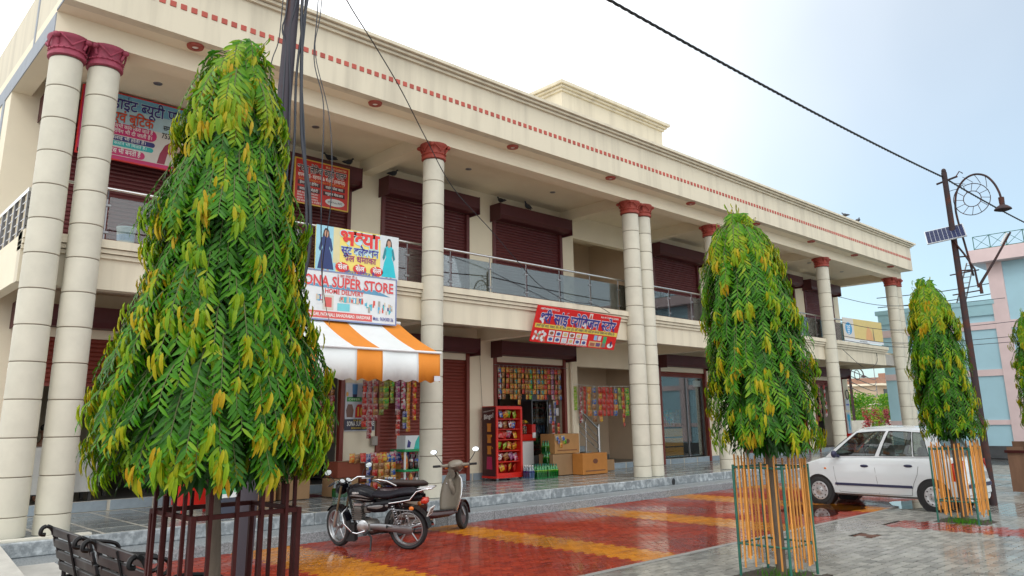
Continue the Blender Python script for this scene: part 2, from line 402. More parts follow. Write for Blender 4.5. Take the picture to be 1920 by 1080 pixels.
dot = MB().bbox(-.048, .048, -.012, .004, -.048, .048, .004).mesh('red_tile'); dot.materials.append(MAT['dot_red'])
x = 2.34
while x < 34.8:
    inst('red_tile', dot, fas, (x, 11.70, 8.345)); x += .1668
# beams
MB().box(2.2, 34.86, 12.2, 12.6, 7.54, 7.86).build('front_beam', 'cream', BLD)
for x in (9.45, 16.45, 20.42, 27.5):
    MB().box(x-.16, x+.16, 12.6, YW, 7.56, 7.86).build('cross_beam', 'cream', BLD)
MB().box(2.2, 2.5, 12.6, YW, 7.54, 7.86).build('cross_beam', 'cream', BLD)
MB().box(34.5, 34.86, 12.6, YW, 7.56, 7.86).build('cross_beam', 'cream', BLD)
b = MB().box(2.185, 2.2, 12.2, 20, 7.54, 7.84); b.box(2.188, 2.2, 11.7, 12.2, 7.862, 7.90)
for y in (13.6, 17.0): b.box(2.188, 2.2, y, y+.1, 7.84, 8.92)
b.box(2.185, 2.2, 15.6, 15.78, 0, 7.54)
b.build('grey_band', 'grey_band', BLD)
# balcony front
FB = MB().box(2.2, 32.95, 12.55, 12.76, 3.79, 4.53); FB.build('balcony_front', 'cream_fascia', BLD)
for z0, z1, d in ((4.41,4.535,.125),(4.335,4.40,.085),(4.262,4.325,.045)):
    MB().box(2.2, 32.95+d, 12.55-d, 12.8, z0, z1).build('balcony_ledge', 'cream_fascia', BLD)
MB().box(32.95, 33.9, 12.58, 12.74, 3.82, 4.26).build('tie_beam', 'concrete', BLD)
MB().box(2.2, 2.36, 12.76, YW, 3.80, 4.10).build('balcony_end', 'cream', BLD)
MB().box(2.2, 2.34, 12.76, YW, 4.36, 4.50).build('balcony_end_upstand', 'cream', BLD)
for x in (5.9, 9.5, 13.1, 16.5, 20.5, 23.9, 27.5, 31.1, 34.6):
    MB().box(x-.13, x+.13, 12.76, YW, 3.80, 4.10).build('cross_beam', 'cream', BLD)
# columns built of drums, with capitals
def capital_mesh(m):
    b = MB().lathe([(.235,0),(.262,.012),(.262,.06),(.240,.075),(.236,.10),(.256,.112),(.256,.128),(.236,.14),(.238,.20),(.262,.27),(.292,.31),(.292,.34)], seg=28)
    for k in range(22):
        a = 2*math.pi*k/22; b.ell((.258*math.cos(a), .258*math.sin(a), .12), .014, .014, .014, 6, 4)
    for k in range(4):
        a0 = math.pi/2*k
        for s_ in (-1, 1):
            p = [(.262*math.cos(a0+s_*q*.62), .262*math.sin(a0+s_*q*.62), .165+.15*q) for q in (0,.25,.5,.75,1)]
            b.tube([(q[0]*(1+.12*(i/4)), q[1]*(1+.12*(i/4)), q[2]) for i, q in enumerate(p)], .013, 6)
        a = a0 + math.pi/4
        b.ell((.31*math.cos(a), .31*math.sin(a), .285), .055, .055, .045, 8, 6)
        b.tube([(.25*math.cos(a), .25*math.sin(a), .17), (.29*math.cos(a), .29*math.sin(a), .25)], .02, 6)
    me = b.mesh('capital', smooth=45); me.materials.append(MAT[m]); return me
cap_red, cap_pink_cast = capital_mesh('capital_red'), capital_mesh('capital_pink_cast')
def drum_mesh(h):
    me = MB().lathe([(.19,0),(.216,.0),(.2245,.007),(.2255,.03),(.2255,h-.03),(.2235,h-.006),(.216,h),(.19,h)], seg=32).mesh('drum', smooth=40)
    me.materials.append(MAT['cream_column']); return me
d_low, d_std, d_top = drum_mesh(.262), drum_mesh(.498), drum_mesh(.466)
for x in (2.44, 2.97, 9.45, 16.15, 16.68, 20.15, 20.68, 27.6, 34.05, 34.58):
    core = MB().lathe([(.2145,.35),(.2145,7.25)], (x,12.40,0), seg=20).build('column', 'joint_dark', BLD, smooth=40)
    inst('drum', d_low, core, (x, 12.40, .352))
    for k in range(13):
        inst('drum', d_std if k < 12 else d_top, core, (x, 12.40, .622 + .508*k), (0, 0, random.uniform(0, 6)))
    inst('capital', cap_pink_cast if x < 3 else cap_red, core, (x, 12.40, 7.20))
# ring lamps in the soffit, down-lights in the ceiling
ring = MB().lathe([(.055,-.03),(.06,-.045),(.125,-.04),(.135,-.012),(.135,.0)], seg=24).mesh('lamp_ring', smooth=40); ring.materials.append(MAT['capital_red'])
lens = MB().lathe([(.0,-.034),(.05,-.03),(.054,.0)], seg=16).mesh('lamp_lens', smooth=60); lens.materials.append(MAT['white'])
for x in (4.15, 7.64, 11.33, 14.8, 18.42, 22.1, 25.9, 29.5, 33.0):
    o = inst('lamp_ring', ring, BLD, (x, 11.92, 7.86)); c_ = inst('lamp_lens', lens, None, (0, 0, 0)); c_.parent = o
dl = MB().lathe([(.0,-.012),(.05,-.014),(.075,-.01),(.08,0)], seg=16).mesh('down_light', smooth=50); dl.materials.append(MAT['steel_dark'])
for x in (4.2, 7.4, 11.6, 14.6, 18.6, 22.3, 25.8, 29.6, 32.6): inst('down_light', dl, BLD, (x, 13.8, 7.86))
# stair head on the roof
tw = MB().box(15.8, 20.85, 14.45, 19, 8.05, 11.43).build('stair_tower', 'cream_fascia', BLD)
for i, (z0, z1, d) in enumerate(((11.43,11.50,.06),(11.515,11.58,.13),(11.595,11.69,.21))):
    MB().box(15.8-d, 20.85+d, 14.45-d, 19+d, z0, z1).build('tower_cornice', 'cream_fascia', tw)
MB().box(15.75, 20.9, 14.4, 19, 11.495, 11.60).build('tower_cornice', 'cream_fascia', tw)
# shutters
def shutter(x0, x1, z0, z1, m, y=YW+.05):
    b = MB(); n = max(2, int((z1-z0)/.078)); p = (z1-z0)/n; prof = []
    for i in range(n):
        z = z1 - i*p
        prof += [(y, z), (y-.012, z-.18*p), (y-.019, z-.5*p), (y-.013, z-.8*p), (y+.006, z-.86*p)]
    prof.append((y, z0))
    k = len(prof); b.add([(x0, q[0], q[1]) for q in prof] + [(x1, q[0], q[1]) for q in prof], [(i, k+i, k+i+1, i+1) for i in range(k-1)])
    b.box(x0, x1, y-.02, y+.02, z0-.06, z0)
    return b.build('shutter', m, BLD)
def shutter_box(x0, x1, z0, z1, m):
    o = MB().prism([(YW-.002,z0),(YW-.002,z1),(14.66,z1),(14.66,z0+.09),(14.75,z0)], 'x', x0-.1, x1+.05).build('shutter_box', m, BLD)
    MB().box(x0-.112, x0-.1, 14.655, YW-.002, z0-.07, z1+.012).build('box_end_plate', 'maroon_dark', o)
    MB().box(x1+.05, x1+.062, 14.655, YW-.002, z0-.07, z1+.012).build('box_end_plate', 'maroon_dark', o)
    return o
def guides(x0, x1, z0, z1, m):
    for a, c in ((x0-.03, x0+.07), (x1-.07, x1+.03)):
        MB().bbox(a, c, YW-.05, YW+.08, z0, z1, .006).build('shutter_guide', m, BLD)
for i, (a, c) in enumerate(BAYS):
    shutter(a+.03, c-.03, 4.45, 7.2, 'shutter_maroon'); shutter_box(a, c, 7.14, 7.53, 'maroon_dark'); guides(a, c, 4.36, 7.15, 'shutter_maroon')
    shutter_box(a, c, 3.46, 3.81, 'maroon_dark'); guides(a, c, .36, 3.48, 'shutter_brown')
    z = {0: 2.52, 1: 3.1, 2: .58, 3: 3.15, 4: 3.2, 5: .58, 6: .58, 7: 3.1}[i]
    shutter(a+.03, c-.03, z, 3.46, 'shutter_brown')
# plinth: step, granite risers, tiled floor, tiled skirting
PL = tag(MB().box(2.2, 35.6, 11.87, 20.3, -.03, .3475).build('veranda', 'tile_strip', kind='structure'), 'raised veranda floor of wet slate tiles with granite steps')
MB().box(2.2, 35.6, 11.19, 11.88, -.03, .145).build('step', 'concrete', PL)
ng = 30
for k in range(ng):
    x0 = 2.2 + k*(33.4/ng); x1 = x0 + 33.4/ng - .004; j = random.uniform(-.003, .003)
    MB().bbox(x0, x1, 11.15+j, 11.195, -.03, .150+j, .008).build('lower_riser', 'granite', PL)
    MB().bbox(x0, x1, 11.165+j, 11.83, .1455, .158+j, .004).build('tread', 'granite', PL)
    MB().bbox(x0, x1, 11.815+j, 11.875, .155, .349+j, .014).build('upper_riser', 'granite_worn', PL)
tile = MB().bbox(0, .595, 0, .575, -.012, 0, .003).mesh('floor_tile'); tile.materials.append(MAT['tile_slate'])
for iy in range(5):
    for ix in range(52):
        x0 = 2.24 + ix*.64; y0 = 11.885 + iy*.605 + (.02 if iy else 0)
        inst('floor_tile', tile, PL, (x0, y0, .350 + random.uniform(-.0008, .0008)), (random.uniform(-.001,.001), random.uniform(-.001,.001), 0))
sk = MB().bbox(0, .70, -.012, .02, 0, .168, .004).mesh('skirting_tile'); sk.materials.append(MAT['tile_skirt'])
skb = MB().box(2.2, 34.9, YW-.004, YW, .35, .525).build('skirting_bed', 'tile_strip', PL)
k = 0; x = 2.22
while x < 34.2: inst('skirting_tile', sk, skb, (x, YW-.006, .351)); x += .757
# ramp with a pale kerb at the end of the veranda
tag(MB().add([(2.24,11.16,.155),(2.75,11.16,.155),(2.9,9.2,-.03),(2.3,9.2,-.03),(2.24,11.16,-.03),(2.75,11.16,-.03)], [(0,3,2,1),(0,1,5,4),(0,4,3),(1,2,5)]).build('ramp', 'concrete', kind='structure'), 'short concrete ramp at the end of the steps')
MB().prism([(12.6,-.03),(12.6,.42),(11.3,.40),(8.9,.10),(8.9,-.03)], 'x', 1.45, 2.18).build('ramp_kerb', 'concrete_pale', kind='structure')
MB().box(2.2, 3.35, 11.90, 12.05, .345, .372).build('column_base', 'cream_dado', PL)
# balustrade: hand rail, posts, glass panes
RAIL = thing('balcony_railing', 'steel handrail with clear glass panes along the balcony', 'railing', (18, 12.66, 4.53))
hr = MB().tube([(2.3,12.66,5.40),(32.9,12.66,5.40)], .026, 10).build('hand_rail', 'steel', RAIL, smooth=60)
xs = []
x = 3.32
gl = MB().box(0, 1.08, -.005, .005, 4.60-4.53, 5.27-4.53).mesh('glass_pane'); gl.materials.append(MAT['glass_pane'])
post = MB().box(-.011,.011,-.006,.006,0,.70).tube([(0,0,.70),(0,-.01,.80),(0,0,.86)], .010, 6).mesh('rail_post'); post.materials.append(MAT['steel_dark'])
clip = MB().bbox(-.055,.055,-.02,.02,-.02,.02,.004).mesh('glass_clip'); clip.materials.append(MAT['steel_dark'])
while x < 32.8:
    p_ = inst('rail_post', post, RAIL, (x-.03, 12.675, 4.53))
    for z in (.17, .60): c_ = inst('glass_clip', clip, None, (0, -.01, z)); c_.parent = p_
    if x + 1.08 < 32.9: inst('glass_pane', gl, RAIL, (x, 12.66, 4.53))
    x += 1.14
# steel rail closing the open end of the balcony
ER = thing('balcony_end_railing', 'plain steel bar railing at the open end of the balcony', 'railing', (2.27, 13.8, 4.5))
MB().box(2.25,2.29,12.8,YW-.05,5.19,5.25).build('top_rail', 'steel', ER)
for z in (4.66,4.80,4.94,5.07): MB().tube([(2.27,12.8,z),(2.27,YW-.05,z)], .011, 6).build('rod', 'steel', ER)
for y in (12.82, 13.25, 13.7, 14.15, 14.6): MB().box(2.245,2.295,y-.02,y+.02,4.50,5.19).build('post', 'steel_dark', ER)
# stairs inside the stair bay
ST = thing('staircase', 'granite stairs with steel railing inside the open stair bay', 'stairs', (17.6, 16.2, .5))
for k in range(6):
    MB().bbox(18.35-.28*(k+1), 18.35-.28*k, 15.75, 17.0, .52+.165*k if k else .522, .52+.165*(k+1), .006).build('stair_tread', 'granite', ST)
MB().tube([(18.38,15.72,.52),(18.38,15.72,1.58)], .045, 12).ell((18.38,15.72,1.61), .055,.055,.055).build('newel_post', 'steel', ST, smooth=60)
hrl = MB().tube([(18.38,15.72,1.5),(16.6,15.72,2.75)], .03, 8).build('hand_rail', 'steel', ST, smooth=60)
for d in (.25,.45,.65): MB().tube([(18.38,15.72,1.5-d),(16.6,15.72,2.75-d)], .012, 6).build('rod', 'steel', ST)
for x in (17.8, 17.2): MB().tube([(x,15.72,.7),(x,15.72,1.5+(18.38-x)*.70)], .016, 6).build('post', 'steel', ST)
MB().box(16.57, 20.43, 17.02, 17.2, .52, 4.1).build('stair_back_wall', 'stair_wall', BLD)
MB().box(16.57, 20.43, 17.6, 17.8, 4.36, 7.86).build('stair_back_wall', 'stair_wall', BLD)
b = MB().box(16.86, 20.4, 17.005, 17.02, .52, .66); b.build('stair_skirting', 'tile_slate', BLD)
# down-pipe on the pier beside the stair bay
MB().tube([(16.47,15.02,.36),(16.47,15.02,3.78)], .05, 10).build('down_pipe', 'cream', BLD, smooth=60)
MB().ell((16.62,11.815,.235),.075,.012,.085,16,8).build('drain_hole', 'black', PL)
# ------------------------------------------------------------------ trees with drooping leaves, and their guards
def leaf_material():
    m = bpy.data.materials.new('leaf'); m.use_nodes = True; MAT['leaf'] = m
    t = m.node_tree; p = t.nodes['Principled BSDF']; o = t.nodes['Material Output']; n = t.nodes.new; l = t.links.new
    a = n('ShaderNodeAttribute'); a.attribute_name = 'tint'
    b = n('ShaderNodeAttribute'); b.attribute_type = 'OBJECT'; b.attribute_name = 'leaf_tint'
    s = n('ShaderNodeMath'); s.operation = 'ADD'; l(a.outputs['Fac'], s.inputs[0]); l(b.outputs['Fac'], s.inputs[1])
    r = n('ShaderNodeValToRGB'); e = r.color_ramp.elements
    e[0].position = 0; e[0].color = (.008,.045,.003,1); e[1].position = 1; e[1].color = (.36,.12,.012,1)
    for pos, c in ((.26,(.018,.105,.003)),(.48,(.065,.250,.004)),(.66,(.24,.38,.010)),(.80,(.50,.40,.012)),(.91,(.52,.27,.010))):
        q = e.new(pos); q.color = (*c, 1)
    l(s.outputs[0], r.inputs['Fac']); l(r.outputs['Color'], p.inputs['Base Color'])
    p.inputs['Roughness'].default_value = .38; p.inputs['Specular IOR Level'].default_value = .28
    tr = n('ShaderNodeBsdfTranslucent'); l(r.outputs['Color'], tr.inputs['Color'])
    mx_ = n('ShaderNodeMixShader'); mx_.inputs['Fac'].default_value = .28
    l(p.outputs['BSDF'], mx_.inputs[1]); l(tr.outputs['BSDF'], mx_.inputs[2]); l(mx_.outputs['Shader'], o.inputs['Surface'])
leaf_material()
mat('bark', (.13,.10,.075), .9, var=.3, scale=10, bump=.6, bscale=40, stretch=(1,1,.3))
mat('twig', (.10,.12,.04), .8)
mat('soil', (.05,.038,.028), .95, var=.3, scale=14, bump=.8, bscale=20)
mat('guard_maroon', (.045,.009,.008), .6, spec=.15, var=.3, scale=8, rvar=.15)
mat('guard_green', (.015,.12,.085), .45, var=.3, scale=9, rvar=.1)
mat('rod_orange', (.60,.26,.05), .5, var=.2, scale=6, objrand=.25)
mat('plank_brown', (.16,.085,.05), .8, var=.3, scale=6, stretch=(1,1,.2))

LX = (0, .14, .36, .60, .84, 1.0); LW = (0, .070, .104, .094, .052, 0)
def leaf_template(droop, wave, narrow=1.0, fold=.25):
    """a long wavy-edged leaf of unit length along +x"""
    v = []; f = []
    for i, x in enumerate(LX): v.append((x, 0, -droop*x*x))
    for s_ in (1, -1):
        for i in range(1, 5):
            w_ = LW[i]*narrow
            v.append((LX[i], s_*w_, -droop*LX[i]**2 + fold*w_ + wave*(1 if (i + (s_ > 0)) % 2 else -1)))
    f = []
    for s_, o in ((1, 6), (-1, 10)):
        for i in range(5):
            a, b_ = i, i+1
            c = None if i+1 == 5 else o+i; d = None if i == 0 else o+i-1
            q = [a, b_] + ([c] if c is not None else []) + ([d] if d is not None else [])
            f.append(tuple(q) if s_ < 0 else tuple(reversed(q)))
    return [Vector(p) for p in v], f
LT = [leaf_template(.18, .020), leaf_template(.34, .022), leaf_template(.08, .018), leaf_template(.30, .018, 1.0, .8)]
LM = []
for v, f in LT:
    me = bpy.data.meshes.new('leaf'); me.from_pydata([p[:] for p in v], [], f); me.materials.append(MAT['leaf'])
    me.polygons.foreach_set('use_smooth', [True]*len(f)); LM.append(me)

def make_tree(base, prof, seed, n_shoots, label, singles=300, leaf_len=.138, young=.6, off=(0,0), z_low=1.36, top_young=4.0, lv=18, bend=False):
    rnd = random.Random(seed); bx, by = base
    T = thing('ashoka_tree', label, 'tree', (bx, by, 0), group='clipped trees along the walkway')
    ztop = prof[-1][0]
    def rad(z):
        for (z0, r0), (z1, r1) in zip(prof, prof[1:]):
            if z <= z1: return r0 + (r1-r0)*max(0, (z-z0)/(z1-z0))
        return prof[-1][1]
    lob = [(rnd.uniform(0,6.28), rnd.randint(2,5), rnd.uniform(1.5,4)) for _ in range(4)]
    def axis(z): k = min(1, max(0, z-1.0)/.7) if bend else max(0, (z-1.2))/3.2; return Vector((bx+off[0]*k, by+off[1]*k, z))
    # trunk
    pts = [(bx, by, -.05), (bx+.01, by, .5), (bx-.01, by+.01, 1.0), axis(1.6)[:], axis(2.5)[:], axis(3.4)[:], axis(ztop-.15)[:]]
    MB().tube(pts, [.062,.055,.05,.048,.035,.022,.008], 10).build('trunk', 'bark', T, smooth=60)
    tw = MB(); leaves = []
    zs = []
    zmin, zmax = z_low+.06, ztop
    camd = Vector((-bx, -by, 0)).normalized()
    while len(zs) < n_shoots:
        z = rnd.uniform(zmin, zmax)
        if rnd.random() < (rad(z)+.12)/1.0: zs.append(z)
    for zt in zs:
        ph = rnd.uniform(0, 6.283)
        r = rad(zt)*(1 + .09*sum(math.sin(a + k*ph + w*zt) for a, k, w in lob)/2 + rnd.gauss(0, .05))
        if rnd.random() < .22: r *= rnd.uniform(.45, .85)
        d = Vector((math.cos(ph), math.sin(ph), 0))
        tip = axis(zt) + d*r
        z0 = min(ztop-.08, zt + rnd.uniform(.35, .75)); p0 = axis(z0)
        sh = Vector((axis(z0)+d*r*.92).to_tuple()); sh.z = min(z0 + .02, zt + rnd.uniform(.16, .34))
        if zt > ztop-.35: sh.z = zt + rnd.uniform(.08, .2); tip.z = zt - .1
        p1 = p0.lerp(sh, .6); p1.z = max(p0.z, sh.z) + .06
        path = []
        for i in range(9):
            t = i/8; path.append(p0*(1-t)**3 + p1*3*t*(1-t)**2 + sh*3*t*t*(1-t) + tip*t**3)
        tw.tube([q[:] for q in path[2:]], [.005]*4 + [.0035, .003, .002], 4, cap=False)
        outer = d.dot(camd)
        is_young = rnd.random() < young or zt > top_young
        n = lv; tone0 = rnd.gauss(0, .06) + (.06 if is_young else 0)
        for j in range(n):
            t = .42 + .58*(j/(n-1))**.85; s_ = t*8; i = min(7, int(s_)); q = path[i].lerp(path[i+1], s_-i)
            tan = (path[i+1]-path[i]).normalized(); side = tan.cross(d)
            if side.length < .05: side = Vector((-d.y, d.x, 0))
            side.normalize(); side *= 1 if j % 2 else -1
            dr = tan*rnd.uniform(.35,.65) + side*rnd.uniform(.5,.95) + d*rnd.uniform(.0,.38) + Vector((0,0,-rnd.uniform(.15,.6)))
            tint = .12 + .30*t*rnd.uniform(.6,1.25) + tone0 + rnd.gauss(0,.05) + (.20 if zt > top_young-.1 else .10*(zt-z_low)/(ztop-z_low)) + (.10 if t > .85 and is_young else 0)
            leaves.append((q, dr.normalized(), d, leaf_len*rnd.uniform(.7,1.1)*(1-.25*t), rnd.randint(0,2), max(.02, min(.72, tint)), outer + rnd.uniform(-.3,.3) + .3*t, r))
        if is_young:
            m_ = rnd.randint(6, 11); tone = rnd.uniform(.60, .80)
            for j in range(m_):
                q = path[8] + Vector((rnd.gauss(0,.022), rnd.gauss(0,.022), rnd.uniform(-.02,.10)))
                dr = Vector((rnd.uniform(-.22,.22), rnd.uniform(-.22,.22), -1)) + d*.08
                leaves.append((q, dr.normalized(), d, leaf_len*rnd.uniform(.75,1.15), 3, min(1, tone + rnd.uniform(-.10,.12)), outer + rnd.uniform(-.2,.4) + .4, r))
    # feathery leading shoots
    for _ in range(12):
        ph = rnd.uniform(0,6.283); d = Vector((math.cos(ph), math.sin(ph), 0)); p0 = axis(ztop-.25); p3 = axis(ztop+rnd.uniform(-.06,.22)) + d*rnd.uniform(.06,.30)
        path = [p0.lerp(p3, k/5) + Vector((0,0,.04*math.sin(math.pi*k/5))) for k in range(6)]; tw.tube([q[:] for q in path], .003, 4, cap=False)
        for j in range(9):
            q = path[1+j//2]; leaves.append((q, (Vector((rnd.uniform(-.4,.4), rnd.uniform(-.4,.4), -1))).normalized(), d, leaf_len*rnd.uniform(.5,.85), 3, rnd.uniform(.58,.80), .5, .1))
    # dense inner leaves so the crown is not hollow; dark tint paints its shade
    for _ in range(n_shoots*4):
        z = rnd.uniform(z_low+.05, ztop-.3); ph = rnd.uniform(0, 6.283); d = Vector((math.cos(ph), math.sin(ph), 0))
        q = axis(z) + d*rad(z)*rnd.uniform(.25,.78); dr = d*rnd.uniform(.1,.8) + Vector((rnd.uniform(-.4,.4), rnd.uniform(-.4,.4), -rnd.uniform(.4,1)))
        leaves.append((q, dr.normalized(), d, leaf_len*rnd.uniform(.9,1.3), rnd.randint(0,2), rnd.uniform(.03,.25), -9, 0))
    tw.build('twigs', 'twig', T, kind='stuff')
    def frame(q, dr, d, s_):
        x = dr; y = d.cross(x)
        if y.length < .05: y = Vector((x.y, -x.x, .1))
        y.normalize(); z = x.cross(y).normalized()
        if z.dot(d) < 0: z = -z; y = -y
        y = z.cross(x)
        return Matrix(((x.x*s_, y.x*s_, z.x*s_, q.x), (x.y*s_, y.y*s_, z.y*s_, q.y), (x.z*s_, y.z*s_, z.z*s_, q.z), (0,0,0,1)))
    leaves.sort(key=lambda a: -a[6])
    vs_, fs, tint = [], [], []
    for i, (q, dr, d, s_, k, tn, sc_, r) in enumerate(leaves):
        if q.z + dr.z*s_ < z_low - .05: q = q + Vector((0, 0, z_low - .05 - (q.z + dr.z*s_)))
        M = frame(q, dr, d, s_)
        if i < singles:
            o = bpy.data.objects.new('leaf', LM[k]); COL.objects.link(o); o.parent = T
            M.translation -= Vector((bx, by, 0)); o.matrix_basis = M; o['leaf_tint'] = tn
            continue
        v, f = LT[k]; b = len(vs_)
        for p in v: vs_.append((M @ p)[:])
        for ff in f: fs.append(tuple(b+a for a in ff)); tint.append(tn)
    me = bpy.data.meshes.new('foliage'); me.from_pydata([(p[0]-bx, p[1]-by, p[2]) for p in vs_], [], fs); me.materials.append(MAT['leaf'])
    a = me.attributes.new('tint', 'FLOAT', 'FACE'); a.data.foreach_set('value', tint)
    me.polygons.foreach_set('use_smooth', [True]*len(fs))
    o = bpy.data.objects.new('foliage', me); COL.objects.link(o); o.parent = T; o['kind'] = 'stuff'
    return T
P1 = [(1.3,.66),(1.4,.72),(1.56,.78),(1.78,.80),(1.95,.77),(2.31,.65),(2.7,.54),(3.05,.52),(3.15,.57),(3.32,.45),(3.55,.37),(3.75,.40),(4.0,.40),(4.12,.28),(4.3,.23),(4.5,.24),(4.62,.12)]
P2 = [(1.3,.50),(1.42,.54),(1.6,.58),(1.9,.61),(2.4,.61),(2.9,.57),(3.3,.50),(3.6,.43),(3.85,.31),(4.05,.22),(4.18,.11)]
P3 = [(1.3,.40),(1.42,.43),(1.6,.45),(2.0,.45),(2.65,.45),(3.3,.39),(3.6,.31),(3.8,.25),(4.05,.11)]
make_tree((2.33,5.48), P1, 11, 980, 'largest drooping tree nearest the camera, inside the maroon steel guard', off=(-.055,.05), bend=True, lv=22, young=.42, top_young=3.85)
make_tree((8.62,4.72), P2, 23, 760, 'drooping clipped tree inside the green and orange guard before the white car', young=.30, off=(-.2,.1), top_young=3.55, lv=20)
make_tree((14.95,4.72), P3, 31, 560, 'narrow drooping tree behind the white car, beside the lamp pole', young=.36, off=(-.15,.1), top_young=3.25, lv=18)
make_tree((21.22,4.74), P3, 47, 260, 'drooping tree at the far end of the walkway, mostly out of view', singles=60, young=.5, top_young=3.3)

def pit(x, y, w=.42):
    MB().box(x-w, x+w, y-w, y+w, -.03, -.008).build('tree_pit', 'soil', kind='structure')
for x, y in ((2.33,5.48),(8.66,4.76),(14.95,4.74)): pit(x, y)
def grass(x, y, seed, n, label):
    rnd = random.Random(seed); b = MB()
    for _ in range(n):
        px, py = x + rnd.gauss(0,.13), y + rnd.gauss(0,.13); a = rnd.uniform(0,6.28); h = rnd.uniform(.04,.12); w = .004; lx, ly = rnd.gauss(0,.03), rnd.gauss(0,.03)
        c_, s_ = math.cos(a)*w, math.sin(a)*w
        b.add([(px-c_,py-s_,-.01),(px+c_,py+s_,-.01),(px+lx,py+ly,h)], [(0,1,2)])
    o = b.build('grass', MAT['leaf']); o['leaf_tint'] = .45; tag(o, label, 'grass', kind='stuff')
grass(14.85, 4.72, 3, 260, 'tuft of grass at the foot of the tree behind the car')
grass(8.62, 4.72, 4, 160, 'thin grass at the foot of the middle tree')
# maroon guard of square bars
GD = thing('tree_guard', 'maroon square bar steel guard around the nearest tree', 'tree guard', (2.36, 5.42, 0))
hx = .36
for (x, y) in ((2.0,5.06),(2.72,5.06),(2.72,5.78),(2.0,5.78)):
    MB().bbox(x-.017,x+.017,y-.017,y+.017,-.03,1.2,.003).build('post', 'guard_maroon', GD)
for z in (.28, 1.185):
    MB().box(2.02,2.70,5.045,5.073,z-.015,z+.015).build('rail', 'guard_maroon', GD)
    MB().box(2.02,2.70,5.767,5.795,z-.015,z+.015).build('rail', 'guard_maroon', GD)
    MB().box(1.985,2.013,5.08,5.76,z-.0145,z+.0145).build('rail', 'guard_maroon', GD)
    MB().box(2.707,2.735,5.08,5.76,z-.0145,z+.0145).build('rail', 'guard_maroon', GD)
for side in range(4):
    for k in range(4):
        t = -.26 + .173*k; zt = 1.2 + random.choice((.10,.16,.24,.20))
        x, y = ((2.36+t, 5.04),(2.74, 5.42+t),(2.36+t, 5.80),(1.98, 5.42+t))[side]
        MB().box(x-.011,x+.011,y-.011,y+.011,.02,zt).build('bar', 'guard_maroon', GD)
# green guards with orange rods
def green_guard(cx, cy, seed, label, h=.31):
    rnd = random.Random(seed); G = thing('tree_guard', label, 'tree guard', (cx, cy, 0))
    cs = [(cx-h,cy-h),(cx+h,cy-h),(cx+h,cy+h),(cx-h,cy+h)]
    for x, y in cs: MB().tube([(x,y,-.03),(x,y,1.22)], .016, 8).build('post', 'guard_green', G, smooth=60)
    for z in (.34, 1.19):
        for i in range(4):
            a, b_ = cs[i], cs[(i+1) % 4]; MB().tube([(a[0],a[1],z),(b_[0],b_[1],z)], .012, 8).build('rail', 'guard_green', G, smooth=60)
    for i in range(4):
        a, b_ = cs[i], cs[(i+1) % 4]; n = 7
        for k in range(n):
            t = (k+1+rnd.uniform(-.25,.25))/(n+1); x, y = a[0]+(b_[0]-a[0])*t, a[1]+(b_[1]-a[1])*t
            lx = rnd.uniform(-.008,.008); z1 = 1.2 + rnd.uniform(.03,.16)
            ox, oy = (x-cx)*.05, (y-cy)*.05
            MB().tube([(x+ox+lx, y+oy, rnd.uniform(.08,.2)), (x+ox-lx, y+oy, z1)], .012, 6).build('rod', 'rod_orange', G, smooth=60)
    return G
green_guard(8.68, 4.78, 2, 'green framed tree guard with orange rods before the white car')
green_guard(14.97, 4.74, 5, 'green framed tree guard with orange rods behind the white car')
PG = thing('plank_guard', 'brown plank tree guard at the edge of the view, far along the walkway', 'tree guard', (21.08, 4.84, 0))
for i, (x, y) in enumerate(((20.72,5.30),(20.70,4.93),(20.70,4.56),(20.72,4.20),(21.6,4.30),(21.6,5.40))):
    MB().box(x-.02,x+.02,y-.16,y+.16,.05,1.08+random.uniform(-.1,.1)).build('plank', 'plank_brown', PG)
MB().box(20.65,20.675,4.0,5.5,.9,.96).build('rail', 'guard_maroon', PG)
# ------------------------------------------------------------------ lettering and signs
PM = {}
def pm(c, rough=.4, objrand=0.):
    k = (c, rough, objrand)
    if k not in PM: PM[k] = mat('print_%d' % len(PM), c, rough, var=.06, scale=6, objrand=objrand)
    return PM[k]
RED, DRED, YEL, WHT, BLK, NAVY, MAG, TEAL, SKYB, GRN, ORG = (.62,.018,.015), (.30,.012,.02), (.80,.60,.07), (.80,.80,.78), (.015,.013,.015), (.025,.025,.17), (.55,.015,.14), (.02,.42,.42), (.18,.50,.72), (.03,.30,.07), (.75,.22,.01)
_tc = {}
def _raw(s, bold):
    k = (s, bold)
    if k in _tc: return _tc[k]
    c = bpy.data.curves.new('t', 'FONT'); c.body = s; c.size = 1.0; c.offset = bold; c.resolution_u = 2
    o = bpy.data.objects.new('t', c); me = bpy.data.meshes.new_from_object(o)
    v = [p.co.to_2d() for p in me.vertices]; f = [tuple(p.vertices) for p in me.polygons]
    bpy.data.meshes.remove(me); bpy.data.objects.remove(o); bpy.data.curves.remove(c)
    _tc[k] = (v, f); return v, f
def _adv(s):
    a = min(p.x for p in _raw(s + '|', 0)[0][-8:]) if s else 0
    v = _raw(s + '|', 0)[0]; return max(p.x for p in v) - max(p.x for p in _raw('|', 0)[0])
